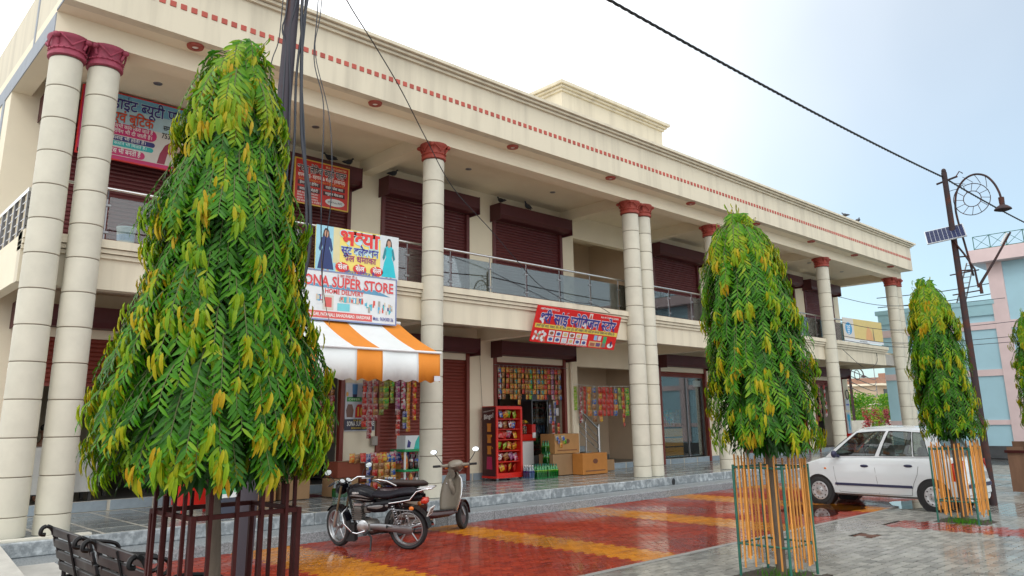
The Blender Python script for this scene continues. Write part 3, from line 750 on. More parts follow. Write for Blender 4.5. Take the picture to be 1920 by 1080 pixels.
def glyphs(s, bold=.012):
    """text as flat faces; '~' after a Devanagari letter gives its half form; returns verts, faces, width"""
    V, F = [], []; x = 0.0; run = ''; i = 0
    def flush(run, x, clip=None):
        if not run: return x
        v, f = _raw(run, bold); v = [p.copy() for p in v]
        if clip is not None:
            bm = bmesh.new(); vv = [bm.verts.new((p.x, p.y, 0)) for p in v]
            for q in f:
                try: bm.faces.new([vv[j] for j in q])
                except ValueError: pass
            bmesh.ops.bisect_plane(bm, geom=bm.verts[:]+bm.edges[:]+bm.faces[:], plane_co=(clip,0,0), plane_no=(1,0,0), clear_outer=True)
            bm.verts.index_update(); v = [Vector((q.co.x, q.co.y)) for q in bm.verts]; f = [tuple(q.index for q in ff.verts) for ff in bm.faces]; bm.free()
        b = len(V); V.extend((p.x + x, p.y) for p in v); F.extend(tuple(j+b for j in q) for q in f)
        return x + (clip if clip is not None else _adv(run))
    while i < len(s):
        if i+1 < len(s) and s[i+1] == '~':
            x = flush(run, x); run = ''; x = flush(s[i], x, _adv(s[i])*.66) ; i += 2
        else: run += s[i]; i += 1
    x = flush(run, x)
    return V, F, x

class Sign:
    """board facing -Y; u to the right, v up; every printed piece a part of its own"""
    def __init__(s, name, label, cat, loc, w, h, m, tilt=0, roll=0, thick=.03, rz=0, frame=None):
        s.T = thing(name, label, cat, loc, local=True, rot=Euler((tilt, roll, rz))); s.w, s.h = w, h
        s.b = MB().bbox(0, w, 0, thick, 0, h, .004).build('panel', pm(m), s.T)
        if frame:
            f = .022
            for a in ((0,w,-f,0),(0,w,h,h+f),(-f,0,-f,h+f),(w,w+f,-f,h+f)): MB().box(a[0],a[1],-.008,thick+.004,a[2],a[3]).build('frame_bar', pm(frame), s.T)
    def poly(s, pts, c, layer=1, name='print', par=None):
        y = -.0015*layer; n = len(pts)
        return MB().add([(p[0], y, p[1]) for p in pts], [tuple(range(n))]).build(name, pm(c), par or s.T)
    def rect(s, u0, u1, v0, v1, c, layer=1, name='colour_band'): return s.poly([(u0,v0),(u1,v0),(u1,v1),(u0,v1)], c, layer, name)
    def pill(s, u0, u1, v0, v1, c, layer=1):
        r = (v1-v0)/2; cv = (v0+v1)/2; pts = [(u0, v0)] + [(u1-r+r*math.sin(a), cv-r*math.cos(a)) for a in [math.pi*k/8 for k in range(9)]] + [(u0, v1)]
        return s.poly(pts, c, layer, 'colour_band')
    def disc(s, u, v, ru, rv, c, layer=1, star=0, name='badge'):
        n = 40; return s.poly([(u+ru*math.cos(2*math.pi*k/n)*(1-star*(k % 2)), v+rv*math.sin(2*math.pi*k/n)*(1-star*(k % 2))) for k in range(n)], c, layer, name)
    def text(s, t, u, v, width, height, c, layer=2, bold=.02, out=None, ob=.05, name='lettering'):
        """fits the line into width; height is the em size"""
        res = None
        for col, bd, ly in ([(out, bold+ob, layer-.5)] if out else []) + [(c, bold, layer)]:
            V, F, x = glyphs(t, bd); sx = width/max(x, .01)
            b = MB(); b.add([(u+p[0]*sx, -.0015*ly, v+p[1]*height) for p in V], F); res = b.build(name, pm(col), s.T)
        return res
def figure(S, u, v, h, dress, dress2, hair=(.03,.015,.01), skin=(.50,.27,.18), layer=2):
    """a printed standing woman in a long dress"""
    P = lambda pts: [(u+a*h, v+b*h) for a, b in pts]
    S.poly(P([(-.09,.80),(-.10,.72),(-.06,.66),(.06,.66),(.09,.74),(.07,.90),(.03,.97),(-.03,.97),(-.07,.90)]), hair, layer, 'picture')
    S.poly(P([(-.20,.05),(.20,.05),(.13,.40),(.08,.52),(.12,.74),(.05,.79),(-.05,.79),(-.12,.74),(-.08,.52),(-.13,.40)]), dress, layer+1, 'picture')
    S.poly(P([(-.045,.80),(-.02,.76),(.02,.76),(.045,.80),(.05,.87),(.03,.92),(-.03,.92),(-.05,.87)]), skin, layer+2, 'picture')
    S.poly(P([(-.12,.74),(-.18,.50),(-.15,.44),(-.11,.50),(-.07,.70)]), dress2, layer+2, 'picture')
    S.poly(P([(.12,.74),(.17,.50),(.13,.44),(.10,.52),(.07,.70)]), dress2, layer+2, 'picture')
    S.poly(P([(-.08,0),(-.03,0),(-.03,.05),(-.09,.05)]), skin, layer, 'picture'); S.poly(P([(.03,0),(.09,0),(.08,.05),(.03,.05)]), skin, layer, 'picture')

# 1 pink beauty parlour board on the upper floor
S = Sign('shop_sign', 'pink and blue beauty parlour sign board with a bride picture behind the paired columns', 'sign', (3.20,14.60,6.54), 2.02, 1.26, (.42,.60,.68), frame=RED)
S.rect(0,2.02,0,.70,(.66,.62,.58)); S.rect(0,2.02,0,.07,MAG,2); S.rect(0,.09,.0,1.26,MAG,2); S.rect(.1,2.02,1.0,1.26,(.16,.42,.62),1.2)
S.text('व~हाईट ब~यूटी पालर', .40, .98, 1.55, .30, (.035,.025,.22), 4, .02, (.55,.75,.8), .03)
S.text('एवं बुिटक', .52, .73, .72, .27, (.62,.06,.01), 4, .02, (.15,.35,.45), .03)
S.text('सम~पक सूत्र :', 1.42, .76, .48, .14, BLK, 4, .015); S.text('7535814411', 1.40, .60, .56, .15, BLK, 4, .02)
S.pill(.1,1.32,.47,.70,MAG,2); S.text('ब~यूटी पालर के सभी काय िकये जाते हैं', .14,.61,1.1,.10,WHT,4,.008); S.text('व कोस की ट्रेिनंग भी दी जाती है।', .14,.51,1.1,.10,WHT,4,.008)
S.pill(.1,1.30,.36,.455,NAVY,2); S.text('कपड़ो की िसलाई भी होती है।', .14,.385,1.0,.085,WHT,4,.008)
S.pill(.1,1.28,.255,.35,TEAL,2); S.text('बैग व पेिटकोट काटने भी िमलते है।', .14,.285,1.02,.075,(.7,.9,.9),4,.006)
S.pill(.1,1.14,.08,.225,MAG,3); S.text('िडजाइनर ड्रेस भी बनती हैं', .14,.12,.92,.13,WHT,5,.012)
S.poly([(1.36,.08),(1.98,.08),(1.94,.30),(1.86,.48),(1.76,.56),(1.60,.56),(1.48,.46),(1.40,.28)], (.30,.02,.06), 3, 'picture')
S.poly([(1.50,.08),(1.84,.08),(1.80,.30),(1.54,.30)], (.62,.56,.50), 4, 'picture'); S.disc(1.67,.43,.105,.13,(.55,.38,.30),5,name='picture'); S.poly([(1.56,.44),(1.60,.56),(1.75,.56),(1.79,.44),(1.72,.52),(1.62,.52)], (.03,.015,.012), 6, 'picture')
# 2 red ladies parlour board
S = Sign('shop_sign', 'red ladies beauty parlour sign board with yellow border below two pigeons', 'sign', (7.38,14.56,6.41), 1.30, .97, (.50,.02,.012), frame=(.62,.40,.06))
S.text('भव~या लेिडज ब~यूटी पालर', .04, .70, 1.2, .22, BLK, 4, .022, WHT, .035); S.text('Mob. : 9126840780', .72, .88, .52, .075, (.75,.55,.3), 3, .01)
S.text('सपना बाई- शहनाज & बाइजी (लखनऊ)', .06, .585, 1.16, .115, (.85,.82,.75), 3, .015)
S.text('Make-up से Original Product दे सुिवधा उपलब~ध है।', .08,.52,1.12,.06,(.75,.3,.05),3,.008)
for r_, (a, b_) in enumerate((('हेयर कट हेिनंग','वाईप फेस काट'),('ब~राइडल मेहंदी','ब~लूडल मेकअप'))):
    for c_, t in enumerate((a, b_)):
        u0 = .06 + c_*.62; v0 = .40 - r_*.14; S.rect(u0, u0+.54, v0, v0+.095, (.06,.01,.012), 2); S.text(t, u0+.05, v0+.025, .44, .08, WHT, 4, .012)
for k, t in enumerate(('सभी तरह के पर मेकअप।','िमक~स के पर उपलब~ध।','कलर भी उपलब~ध।','सीखे लड़की को दुिनया भी होती है')): S.text(t, .06, .205-.06*k, .5+.08*(k == 3), .055, WHT, 3, .006)
S.disc(.98,.13,.24,.085,(.62,.62,.60),2); S.text('यहाँ सभी Product िमलते हैं', .80,.11,.36,.055,BLK,4,.01)
# 3 yellow suit sale board
S = Sign('shop_sign', 'yellow suit sale sign board with two printed women tied to the balcony', 'sign', (6.76,12.385,4.475), 1.83, .88, (.80,.66,.16), roll=R(-.6))
S.rect(0,.42,0,.88,(.30,.58,.70)); S.rect(1.40,1.83,0,.88,(.62,.66,.68)); S.rect(.36,.50,.2,.88,(.66,.60,.34),1.5)
figure(S, .21, .02, .84, (.012,.03,.14), (.015,.05,.17)); figure(S, 1.60, .01, .84, (.01,.50,.58), (.02,.22,.26))
S.text('भव~या', .50,.58,.86,.40,(.70,.03,.02),5,.035,(.45,.70,.80),.04); S.text('सूट क~लेक~शन', .53,.40,.82,.21,(.04,.04,.30),5,.025,(.50,.72,.80),.04); S.text('सेल धमाका', .58,.265,.72,.17,(.30,.03,.16),5,.022)
for k in range(3):
    S.disc(.56+.38*k,.135,.155,.10,(.66,.03,.02),3,.10); S.text('सेल', .47+.38*k,.10,.19,.135,WHT,5,.028)
S.text('ऑफर सीिमत है।', .60,.0,.72,.12,(.03,.08,.35),5,.012)
# 4 SONA SUPER STORE board
S = Sign('shop_sign', 'white general store sign board with red lettering above the striped awning', 'sign', (5.90,12.30,3.60), 2.58, .87, (.68,.71,.73), roll=R(-.3), frame=(.20,.25,.45))
S.poly([(.3,.60),(2.45,.52),(2.3,.57),(2.1,.63),(1.7,.60),(1.4,.64),(1.0,.62),(.6,.66)], (.10,.28,.45), 1.6, 'print')
S.text('SONA SUPER STORE', .50,.60,2.02,.27,(.62,.05,.05),5,.03,(.60,.72,.80),.02); S.text('|| जय माता दी ||', 1.28,.79,.42,.08,(.5,.04,.04),4,.012); S.text('HOME DELIVERY', 1.03,.475,.82,.125,(.62,.05,.05),4,.022)
S.rect(0,2.05,.02,.145,(.62,.10,.09),2); S.text('Add.: ASHRAY NAGAR, PATANJALI, BAHADRABAD, HARIDWAR', .35,.055,1.66,.085,WHT,4,.016); S.text('Mob.: 9634300136', 2.07,.05,.46,.10,(.06,.07,.30),4,.016)
rnd = random.Random(5)
S.rect(1.0,1.22,.17,.44,(.56,.54,.48),2,'picture'); S.rect(1.04,1.18,.22,.40,(.60,.10,.09),3,'picture'); S.rect(1.30,1.56,.17,.31,(.16,.55,.62),2,'picture'); S.rect(1.58,1.80,.17,.30,(.70,.74,.76),2,'picture')
for k in range(130):
    u = rnd.choice((rnd.uniform(1.32,1.54), rnd.uniform(1.58,1.80), rnd.uniform(1.82,2.50), rnd.uniform(.86,.98))); lo = .33 if u < 1.8 else .17; hh = rnd.uniform(.05,.12); vv = rnd.uniform(lo, .44-hh if u < 1.8 else .34)
    S.rect(u, u+rnd.uniform(.025,.05), vv, vv+hh, rnd.choice(((.10,.40,.62),(.62,.08,.06),(.55,.50,.40),(.05,.09,.25),(.65,.45,.30),(.05,.45,.50),(.35,.33,.30),(.72,.74,.76))), 3+rnd.random(), 'picture')
# 5 red provision store board, leaning out at the top
S = Sign('shop_sign', 'red provision store sign board with blue lettering leaning out below the balcony', 'sign', (12.34,12.49,3.54), 2.98, .86, (.66,.012,.012), tilt=R(20), roll=R(.9), thick=.05)
S.text('श~री सांई प~रोिवजन स~टोर', .12,.475,2.70,.34,(.04,.04,.26),5,.028,(.70,.72,.78),.035)
S.text('AMITABH: 8979756122', .08,.775,.62,.065,WHT,3,.014); S.text('Mob.: 9411712485, 8126248086', 2.2,.775,.68,.065,WHT,3,.014)
S.rect(1.78,1.90,.70,.84,(.70,.66,.62),2,'picture'); S.poly([(1.80,.71),(1.88,.71),(1.86,.78),(1.84,.82),(1.82,.78)], (.55,.08,.04), 3, 'picture')
S.rect(.02,2.96,.345,.445,(.78,.62,.10),2); S.text('हमारे यहाँ आटा, चावल, तेल, घी, चीनी, दाल, दूध, दही, मक~खन, ब~रेड आिद हर कम~पनी िडब~बा बन~द मिलता है।', .06,.37,2.8,.085,(.05,.06,.12),4,.012)
for k in range(28):
    u = .05+rnd.random()*.38; v = .05+rnd.random()*.22; S.disc(u,v,.04,.035,rnd.choice(((.70,.72,.76),(.20,.35,.55),(.70,.74,.74),(.55,.15,.10),(.25,.45,.30))),2+rnd.random(),name='picture')
for k in range(6):
    for r_ in range(2):
        u0 = .52+k*.235; v0 = .19-.145*r_; S.rect(u0,u0+.19,v0,v0+.125,(.70,.71,.72),2,'picture')
        S.disc(u0+.095,v0+.06,.065,.04,rnd.choice(((.30,.10,.05),(.55,.62,.70),(.06,.09,.30),(.60,.45,.20),(.60,.10,.10))),3,name='picture')
S.rect(1.98,2.44,.03,.17,(.62,.42,.20),2,'picture'); S.rect(2.02,2.2,.05,.13,(.35,.12,.08),3,'picture'); S.rect(2.24,2.40,.05,.14,(.14,.08,.20),3,'picture'); S.rect(2.12,2.24,.20,.32,(.25,.50,.75),3,'picture'); S.rect(2.27,2.39,.20,.32,(.70,.60,.62),3,'picture')
S.rect(2.47,2.60,.04,.32,(.05,.40,.15),2,'picture'); S.rect(2.48,2.59,.04,.15,(.20,.18,.18),3,'picture'); S.disc(2.78,.10,.11,.06,(.72,.72,.72),3,name='picture'); S.disc(2.80,.15,.04,.07,(.03,.03,.10),4,name='picture')
S.text('पता- हरे कृष~णा धाम कालोनी बहादराबाद हिरद~वार', .98,.018,.94,.05,WHT,3,.008)
# 6 banner on the far balcony
S = Sign('shop_banner', 'pale yellow printed banner with a blue round emblem on the far balcony rail', 'banner', (29.35,12.60,4.57), 3.72, .93, (.66,.52,.20), thick=.012, roll=R(-1.0))
S.rect(0,.95,.12,.93,(.62,.58,.52)); S.rect(0,3.72,0,.12,(.66,.70,.74),1.5); S.text('APNA BAZAAR', 1.35,.03,.72,.085,(.08,.09,.12),3,.015)
S.disc(.47,.52,.30,.24,(.03,.30,.58),2,name='emblem')
for k in range(5): S.poly([(.28+.02*k,.66-.075*k),(.46,.62-.07*k),(.64-.02*k,.68-.075*k),(.63-.02*k,.64-.075*k),(.46,.58-.07*k),(.29+.02*k,.62-.075*k)], (.62,.70,.76), 3, 'emblem')
S.poly([(2.0,.14),(2.7,.14),(2.62,.5),(2.3,.72),(2.1,.45)], (.68,.36,.16), 2, 'picture'); S.poly([(2.72,.14),(2.84,.14),(2.80,.62),(2.76,.66)], (.18,.13,.10), 3, 'picture')
# 7 poster on the pier between the super store and the closed shutter
S = Sign('wall_poster', 'store poster with a large price and a dark name strip on the cream pier', 'poster', (9.10,15.055,1.60), .78, 1.05, (.55,.58,.66), thick=.006)
S.rect(0,.78,.02,.26,(.02,.02,.05)); S.text('SONA SUPER STORE', .06,.115,.70,.14,WHT,4,.022); S.text('एक ही छत के नीचे', .22,.21,.36,.06,YEL,4,.01); S.text('BAHADRABAD, HARIDWAR', .17,.05,.46,.055,YEL,4,.01)
S.poly([(.26,.29),(.76,.29),(.76,.58),(.32,.58),(.27,.50)], (.62,.03,.015), 2, 'print'); S.text('10', .28,.33,.22,.27,(.80,.55,.05),4,.03); S.text('/-', .55,.36,.12,.2,WHT,4,.02)
S.rect(.04,.42,.64,.74,GRN,2); S.text('OFFER', .08,.665,.3,.07,(.6,.8,.5),4,.012); S.poly([(.18,.80),(.30,.80),(.31,1.02),(.17,1.02)], (.06,.22,.48), 2, 'picture'); S.poly([(.19,.72),(.29,.72),(.30,.80),(.18,.80)], (.03,.03,.10), 2, 'picture')
S.text('X NO', .42,.86,.3,.16,BLK,3,.02); S.poly([(.05,.30),(.20,.30),(.22,.45),(.18,.58),(.07,.58),(.03,.45)], (.16,.07,.05), 2, 'picture'); S.disc(.05,.80,.03,.05,(.7,.35,.05),2,name='picture')
# 8 standing board on the veranda and a small pink board on the balcony
S = Sign('standing_board', 'white standing board with green panels on the veranda behind the maroon guard', 'sign', (5.22,12.62,.36), .66, .92, (.72,.73,.72), tilt=R(-8), thick=.02)
S.rect(.05,.62,.0,.26,(.03,.035,.06)); S.rect(.10,.38,.32,.60,(.02,.36,.14),2); S.rect(.42,.60,.34,.58,(.10,.40,.14),2); S.text('आयुष~मान भारत', .10,.65,.48,.10,BLK,3,.012); S.text('योजना', .2,.78,.3,.10,BLK,3,.012)
for k in range(3): S.rect(.14+.1*k,.20+.1*k,.14,.17,WHT,3,'print')
S = Sign('balcony_board', 'small pink board with blue letters hung on the balcony behind the big tree', 'sign', (4.30,12.40,4.95), .42, .36, (.66,.28,.34), thick=.012)
S.text('रतन', .06,.19,.3,.16,(.05,.12,.5),3,.02); S.rect(.04,.38,.03,.10,(.62,.10,.2),2)

# ------------------------------------------------------------------ striped awning
mat('awning_white', (.72,.75,.75), .7, var=.05, scale=2, bump=.25, bscale=6)
mat('awning_orange', (.72,.24,.02), .7, var=.06, scale=3, bump=.2, bscale=8)
AW = thing('awning', 'orange and white striped fabric awning over the general store', 'awning', (6.9, 11.6, 3.2))
ed = [4.46, 4.96, 5.71, 6.21, 6.96, 7.47, 8.23, 8.72]
def prof_roof(t): return (12.54 - 1.34*t, 3.68 - .68*t - .045*math.sin(math.pi*t))
for i, (a, c) in enumerate(zip(ed, ed[1:])):
    m = 'awning_orange' if i % 2 == 0 else 'awning_white'
    b = MB(); n = 8
    for s_, dz in ((0, 0), (1, -.006)):
        pass
    rings = []
    for k in range(n+1):
        y, z = prof_roof(k/n); x0, x1 = a - .0*(1-k/n), c
        rings.append([(x0, y, z), (x1, y, z), (x1, y, z-.006), (x0, y, z-.006)])
    b.loft(rings).build('roof_stripe', m, AW, smooth=30)
    b = MB(); n = 12; f, k_ = [], 0; vs_ = []
    for k in range(n+1):
        x = a + (c-a)*k/n; ph = 2*math.pi*(x-4.46)/.262; zb = 2.475 + .022*math.cos(ph); w = .010*math.sin(x*9)
        vs_ += [(x, 11.195+w*.3, 2.99), (x, 11.185+w, 2.74), (x, 11.19+1.6*w, zb)]
    for k in range(n):
        for j in range(2): f.append((k*3+j, k*3+j+1, k*3+j+4, k*3+j+3))
    o = b.add(vs_, f).build('valance_stripe', m, AW); sd = o.modifiers.new('s', 'SOLIDIFY'); sd.thickness = .004
    o.data.polygons.foreach_set('use_smooth', [True]*len(o.data.polygons))
MB().tube([(4.44,11.19,3.0),(8.74,11.19,3.0)], .024, 10).build('front_bar', 'white_plastic', AW, smooth=60)
MB().tube([(4.44,12.52,3.68),(8.74,12.52,3.68)], .035, 10).build('roller_tube', 'white_plastic', AW, smooth=60)
for x in (4.7, 8.5): MB().tube([(x,12.5,3.55),(x+.25,11.9,3.24),(x,11.22,2.98)], .018, 8).build('folding_arm', 'steel', AW, smooth=60)
MB().box(8.58,8.72,11.176,11.182,2.49,2.58).build('maker_label', pm((.6,.62,.66)), AW)
# ------------------------------------------------------------------ goods in and before the shops
def pk(name, c1, c2, sc=16): return mat(name, c1, .25, col2=c2, scale=sc, c2lo=.47, c2hi=.53, objrand=.12, detail=1)
PK = {'orange': ((.60,.15,.02),(.72,.45,.10)), 'red': ((.50,.012,.015),(.62,.10,.05)), 'crimson': ((.28,.01,.02),(.60,.35,.33)), 'blue': ((.03,.10,.42),(.50,.45,.30)), 'navy': ((.02,.04,.18),(.30,.28,.45)),
      'green': ((.05,.32,.03),(.50,.52,.05)), 'lime': ((.22,.42,.02),(.55,.58,.15)), 'teal': ((.02,.30,.28),(.55,.30,.08)), 'pink': ((.45,.06,.16),(.62,.50,.50)), 'purple': ((.20,.04,.16),(.50,.25,.35)), 'yellow': ((.65,.42,.03),(.60,.10,.03)), 'brown': ((.22,.08,.03),(.52,.28,.10)), 'white': ((.62,.60,.58),(.40,.04,.05)), 'olive': ((.14,.17,.03),(.35,.38,.08))}
for k_, (a, c) in PK.items(): pk('pack_'+k_, tuple(x*.92 for x in a), tuple(x*.74 for x in c))
def packet_mesh(w, h, d):
    v, f = [], []; nx, nz = 4, 5
    for s_ in (-1, 1):
        for j in range(nz+1):
            for i in range(nx+1):
                u, t = i/nx, j/nz; e = (math.sin(math.pi*u)**.6)*(math.sin(math.pi*max(0, min(1, (t-.1)/.8)))**.55 if .1 < t < .9 else 0)
                v.append((w*(u-.5)*(1-.06*math.sin(math.pi*t)), s_*d*e, -h*t))
    n = (nx+1)*(nz+1)
    for s_ in (0, 1):
        for j in range(nz):
            for i in range(nx):
                a = s_*n + j*(nx+1)+i; q = (a, a+1, a+nx+2, a+nx+1); f.append(q if s_ else q[::-1])
    me = MB().add(v, f).mesh('packet', smooth=60); me.materials.append(MAT['pack_red']); return me
PKM = [packet_mesh(.118, .128, .028), packet_mesh(.16, .175, .035), packet_mesh(.105, .105, .022), packet_mesh(.20, .26, .05)]
def chain(label, x, y, z, n, cols, pm_=0, h=.128, group=None, sw=.02):
    """a string of snack packets hanging from one clip"""
    T = thing('snack_chain', label, 'snack packets', (x, y, z), group=group)
    MB().tube([(x,y+.01,z+.06),(x,y+.01,z-.02)], .003, 4).build('clip', 'white_plastic', T)
    for k in range(n):
        inst('packet', PKM[pm_], T, (x+random.uniform(-.006,.006), y+random.uniform(-.01,.01), z-k*h), (random.uniform(-.12,.12), random.uniform(-.04,.04), random.uniform(-.25,.25)), mat='pack_'+cols[k % len(cols)])
    return T
ORD = ['first','second','third','fourth','fifth','sixth','seventh','eighth','ninth','tenth','eleventh','twelfth','thirteenth','fourteenth','fifteenth','sixteenth','seventeenth','eighteenth']
cc = [('blue','white'),('orange','brown'),('orange','red'),('brown','orange'),('teal','orange'),('orange','brown'),('red','orange'),('brown','orange'),('teal','green'),('orange','yellow'),('blue','orange'),('teal','orange'),('orange','red'),('red','orange'),('purple','pink'),('red','brown'),('brown','blue')]
ln = [6,6,5,6,6,7,5,6,6,5,6,6,6,5,6,7,6]
MB().tube([(13.5,15.02,3.22),(16.3,15.02,3.22)], .008, 6).build('hanging_bar', 'steel_dark', label='thin bar across the provision store doorway carrying snack strings', cat='bar')
for k in range(17):
    chain('%s hanging string of small snack packets from the left in the provision store doorway' % ORD[k], 13.68+.143*k, 15.02, 3.16, ln[k], cc[k], 0, .139, 'snack strings in the provision store doorway')
for k, (x, cols) in enumerate(((15.50,('navy','blue')),(15.72,('blue','navy')),(15.60,('red','crimson')),(15.86,('red','orange')))):
    chain(('long blue string of packets in the doorway nearest the fridge','long blue string of packets beside the grey door edge','long red string of packets hanging almost to the green bottles','long orange red string of packets at the door edge by the cartons')[k], x, 14.96+.04*(k % 2), (2.2,2.3,1.75,1.70)[k], (5,6,6,6)[k], cols, 2, .10, 'snack strings in the provision store doorway')
MB().tube([(16.45,15.0,2.79),(17.6,15.0,2.73),(19.3,15.0,2.78)], .005, 5).build('string_line', 'white_plastic', label='line stretched across the stair bay carrying snack strings', cat='line')
st = [('lime',('lime',),4,16.56,1),('maroon and white',('crimson','white'),8,16.80,0),('red',('red',),6,16.98,0),('orange',('orange','yellow'),5,17.18,1),('blue and tan',('blue','brown'),6,17.40,1),('red and yellow',('red','yellow'),6,17.66,1),('plain red, first of three,',('red',),5,17.84,1),('plain red, second of three,',('red',),5,18.02,1),('plain red, third of three,',('red',),5,18.19,1),('blue and orange',('blue','orange'),5,18.38,1),('lime and black',('lime','olive'),5,18.57,0),('red and orange long',('red','orange'),9,18.74,0),('green',('green','lime'),5,18.93,1),('red and white',('white','crimson'),7,19.14,2)]
for nm, cols, n, x, p in st:
    chain('%s string of snack packets on the line across the stair bay' % nm, x, 14.99, 2.72, n, cols, p, (.128,.165,.105)[p], 'snack strings across the stair bay')
aw = [('green',('green','olive'),4,10.24,0),('purple',('purple','pink'),6,10.40,0),('pink and white',('pink','white'),5,10.55,0),('orange long',('orange',),9,10.70,0),('yellow and red',('yellow','red'),7,10.88,0),('dark green',('olive','green'),5,10.10,0),('brown and green long',('crimson','red'),9,10.38,2),('navy and green',('navy','olive'),3,10.56,0)]
for i, (nm, cols, n, x, p) in enumerate(aw):
    chain('%s string of snack packets under the awning before the closed shutter' % nm, x, 14.92 if i < 6 else 14.86, 2.72 if i < 6 else (2.05 if i == 6 else 2.02), n, cols, p, (.128,.165,.105)[p], 'snack strings under the awning')
for i, (x, n, c) in enumerate(((9.46,8,('crimson','red')),(9.60,10,('crimson',)),(9.74,7,('crimson','brown')),(9.90,6,('brown','olive')),(10.0,5,('olive','green')))):
    chain(('dark red broad string of packets beside the store poster','longest dark red string of packets covering part of the poster','dark red short string of packets over the shutter edge','brown string of packets next to the dark red strings','olive string of packets next to the brown string')[i], x, 14.84, 2.70, n, c, 0, .126, 'snack strings under the awning')
for i in range(4):
    chain('%s string of packets in the dim corner of the general store doorway' % ORD[i], 8.45+.13*i, 15.15, 2.5, 9, (('brown','red'),('crimson','brown'),('red','brown'),('brown','crimson'))[i], 0, .126, 'snack strings in the general store doorway')
# red snack display rack
DR = thing('display_rack', 'red snack display rack on castors with a dark maroon side panel', 'display rack', (13.4, 14.7, .35))
mat('rack_red', (.58,.018,.010), .3, var=.08, scale=4); mat('rack_maroon', (.055,.010,.012), .35, var=.2, scale=4)
X0, X1, Y0, Y1, Z0, Z1 = 12.98, 13.86, 14.40, 14.92, .46, 2.12
MB().box(X0, X0+.02, Y0+.0, Y1, Z0, Z1).build('side_panel', 'rack_maroon', DR); MB().box(X1-.02, X1, Y0, Y1, Z0, Z1).build('side_panel', 'rack_red', DR)
MB().box(X0+.02, X1-.02, Y1-.02, Y1, Z0, Z1).build('back_panel', 'rack_red', DR)
for a in ((X0-.006,X0+.055,Z0,Z1),(X1-.055,X1+.006,Z0,Z1),(X0+.055,X1-.055,Z1-.06,Z1),(X0+.055,X1-.055,Z0,Z0+.07)): MB().bbox(a[0],a[1],Y0-.02,Y0+.02,a[2],a[3],.004).build('front_frame', 'rack_red', DR)
MB().box(X0-.012,X1+.008,Y0-.024,Y1+.01,Z0-.05,Z0-.001).build('base', 'rack_red', DR); MB().box(X0,X1,Y0,Y1,Z1+.001,Z1+.02).build('top_panel', 'rack_red', DR)
SHZ = [.53,.80,1.06,1.33,1.58,1.83]
for z in SHZ[1:]: MB().box(X0+.02,X1-.02,Y0+.03,Y1-.02,z-.02,z).build('shelf', 'rack_red', DR)
for x, y in ((X0+.05,Y0+.03),(X1-.05,Y0+.03),(X0+.05,Y1-.06),(X1-.05,Y1-.06)):
    MB().lathe([(0,-.02),(.04,-.018),(.046,0),(.04,.018),(0,.02)], (x,y,.397), 'y', 14).box(x-.02,x+.02,y-.025,y+.025,.40,.412).build('castor', 'steel_dark', DR, smooth=40)
V, F, wd = glyphs('Bingo!', .02); sx = .36/wd
MB().add([(X0-.0035, Y1-.07-p[0]*sx, 1.82+p[1]*.16+p[0]*.02) for p in V], F).build('lettering', pm(WHT), DR)
V, F, wd = glyphs('IT MUST BE THE TASTE', .01); sx = .40/wd
MB().add([(X0-.0035, Y1-.05-p[0]*sx, 1.99+p[1]*.035+p[0]*.004) for p in V], F).build('lettering', pm(WHT), DR)
for k, z in enumerate((1.52,1.25,.98)): MB().add([(X0-.003,Y1-.19,z),(X0-.003,Y1-.34,z),(X0-.003,Y1-.33,z+.10),(X0-.003,Y1-.35,z+.20),(X0-.003,Y1-.18,z+.20),(X0-.003,Y1-.20,z+.10)], [(0,1,2,3,4,5)]).build('printed_packet', pm((.62,.22,.03)), DR)
MB().add([(X0-.003,Y1-.16,.62),(X0-.003,Y1-.38,.62),(X0-.003,Y1-.36,.92),(X0-.003,Y1-.18,.92)], [(0,1,2,3)]).build('printed_packet', pm((.42,.02,.09)), DR)
shc = [('red','yellow','red','orange'),('pink','white','brown','purple'),('yellow','green','lime','orange'),('yellow','red','red','pink'),('blue','white','brown','white'),('lime','blue','yellow','green')]
for i, z in enumerate(SHZ):
    for j in range(5):
        c = shc[i][j % 4]
        o = inst('snack_packet', PKM[1], None, (X0+.12+.16*j, Y0+.16, z+.185+ (.02 if j % 2 else 0)), (R(random.uniform(-25,25)), R(random.uniform(-30,30)), R(random.uniform(-20,20))), mat='pack_'+c)
        tag(o, '%s snack packet, %s along the %s shelf from the bottom of the red rack' % (c, ORD[j], ORD[i]), 'snack packet', 'packets on the red display rack')
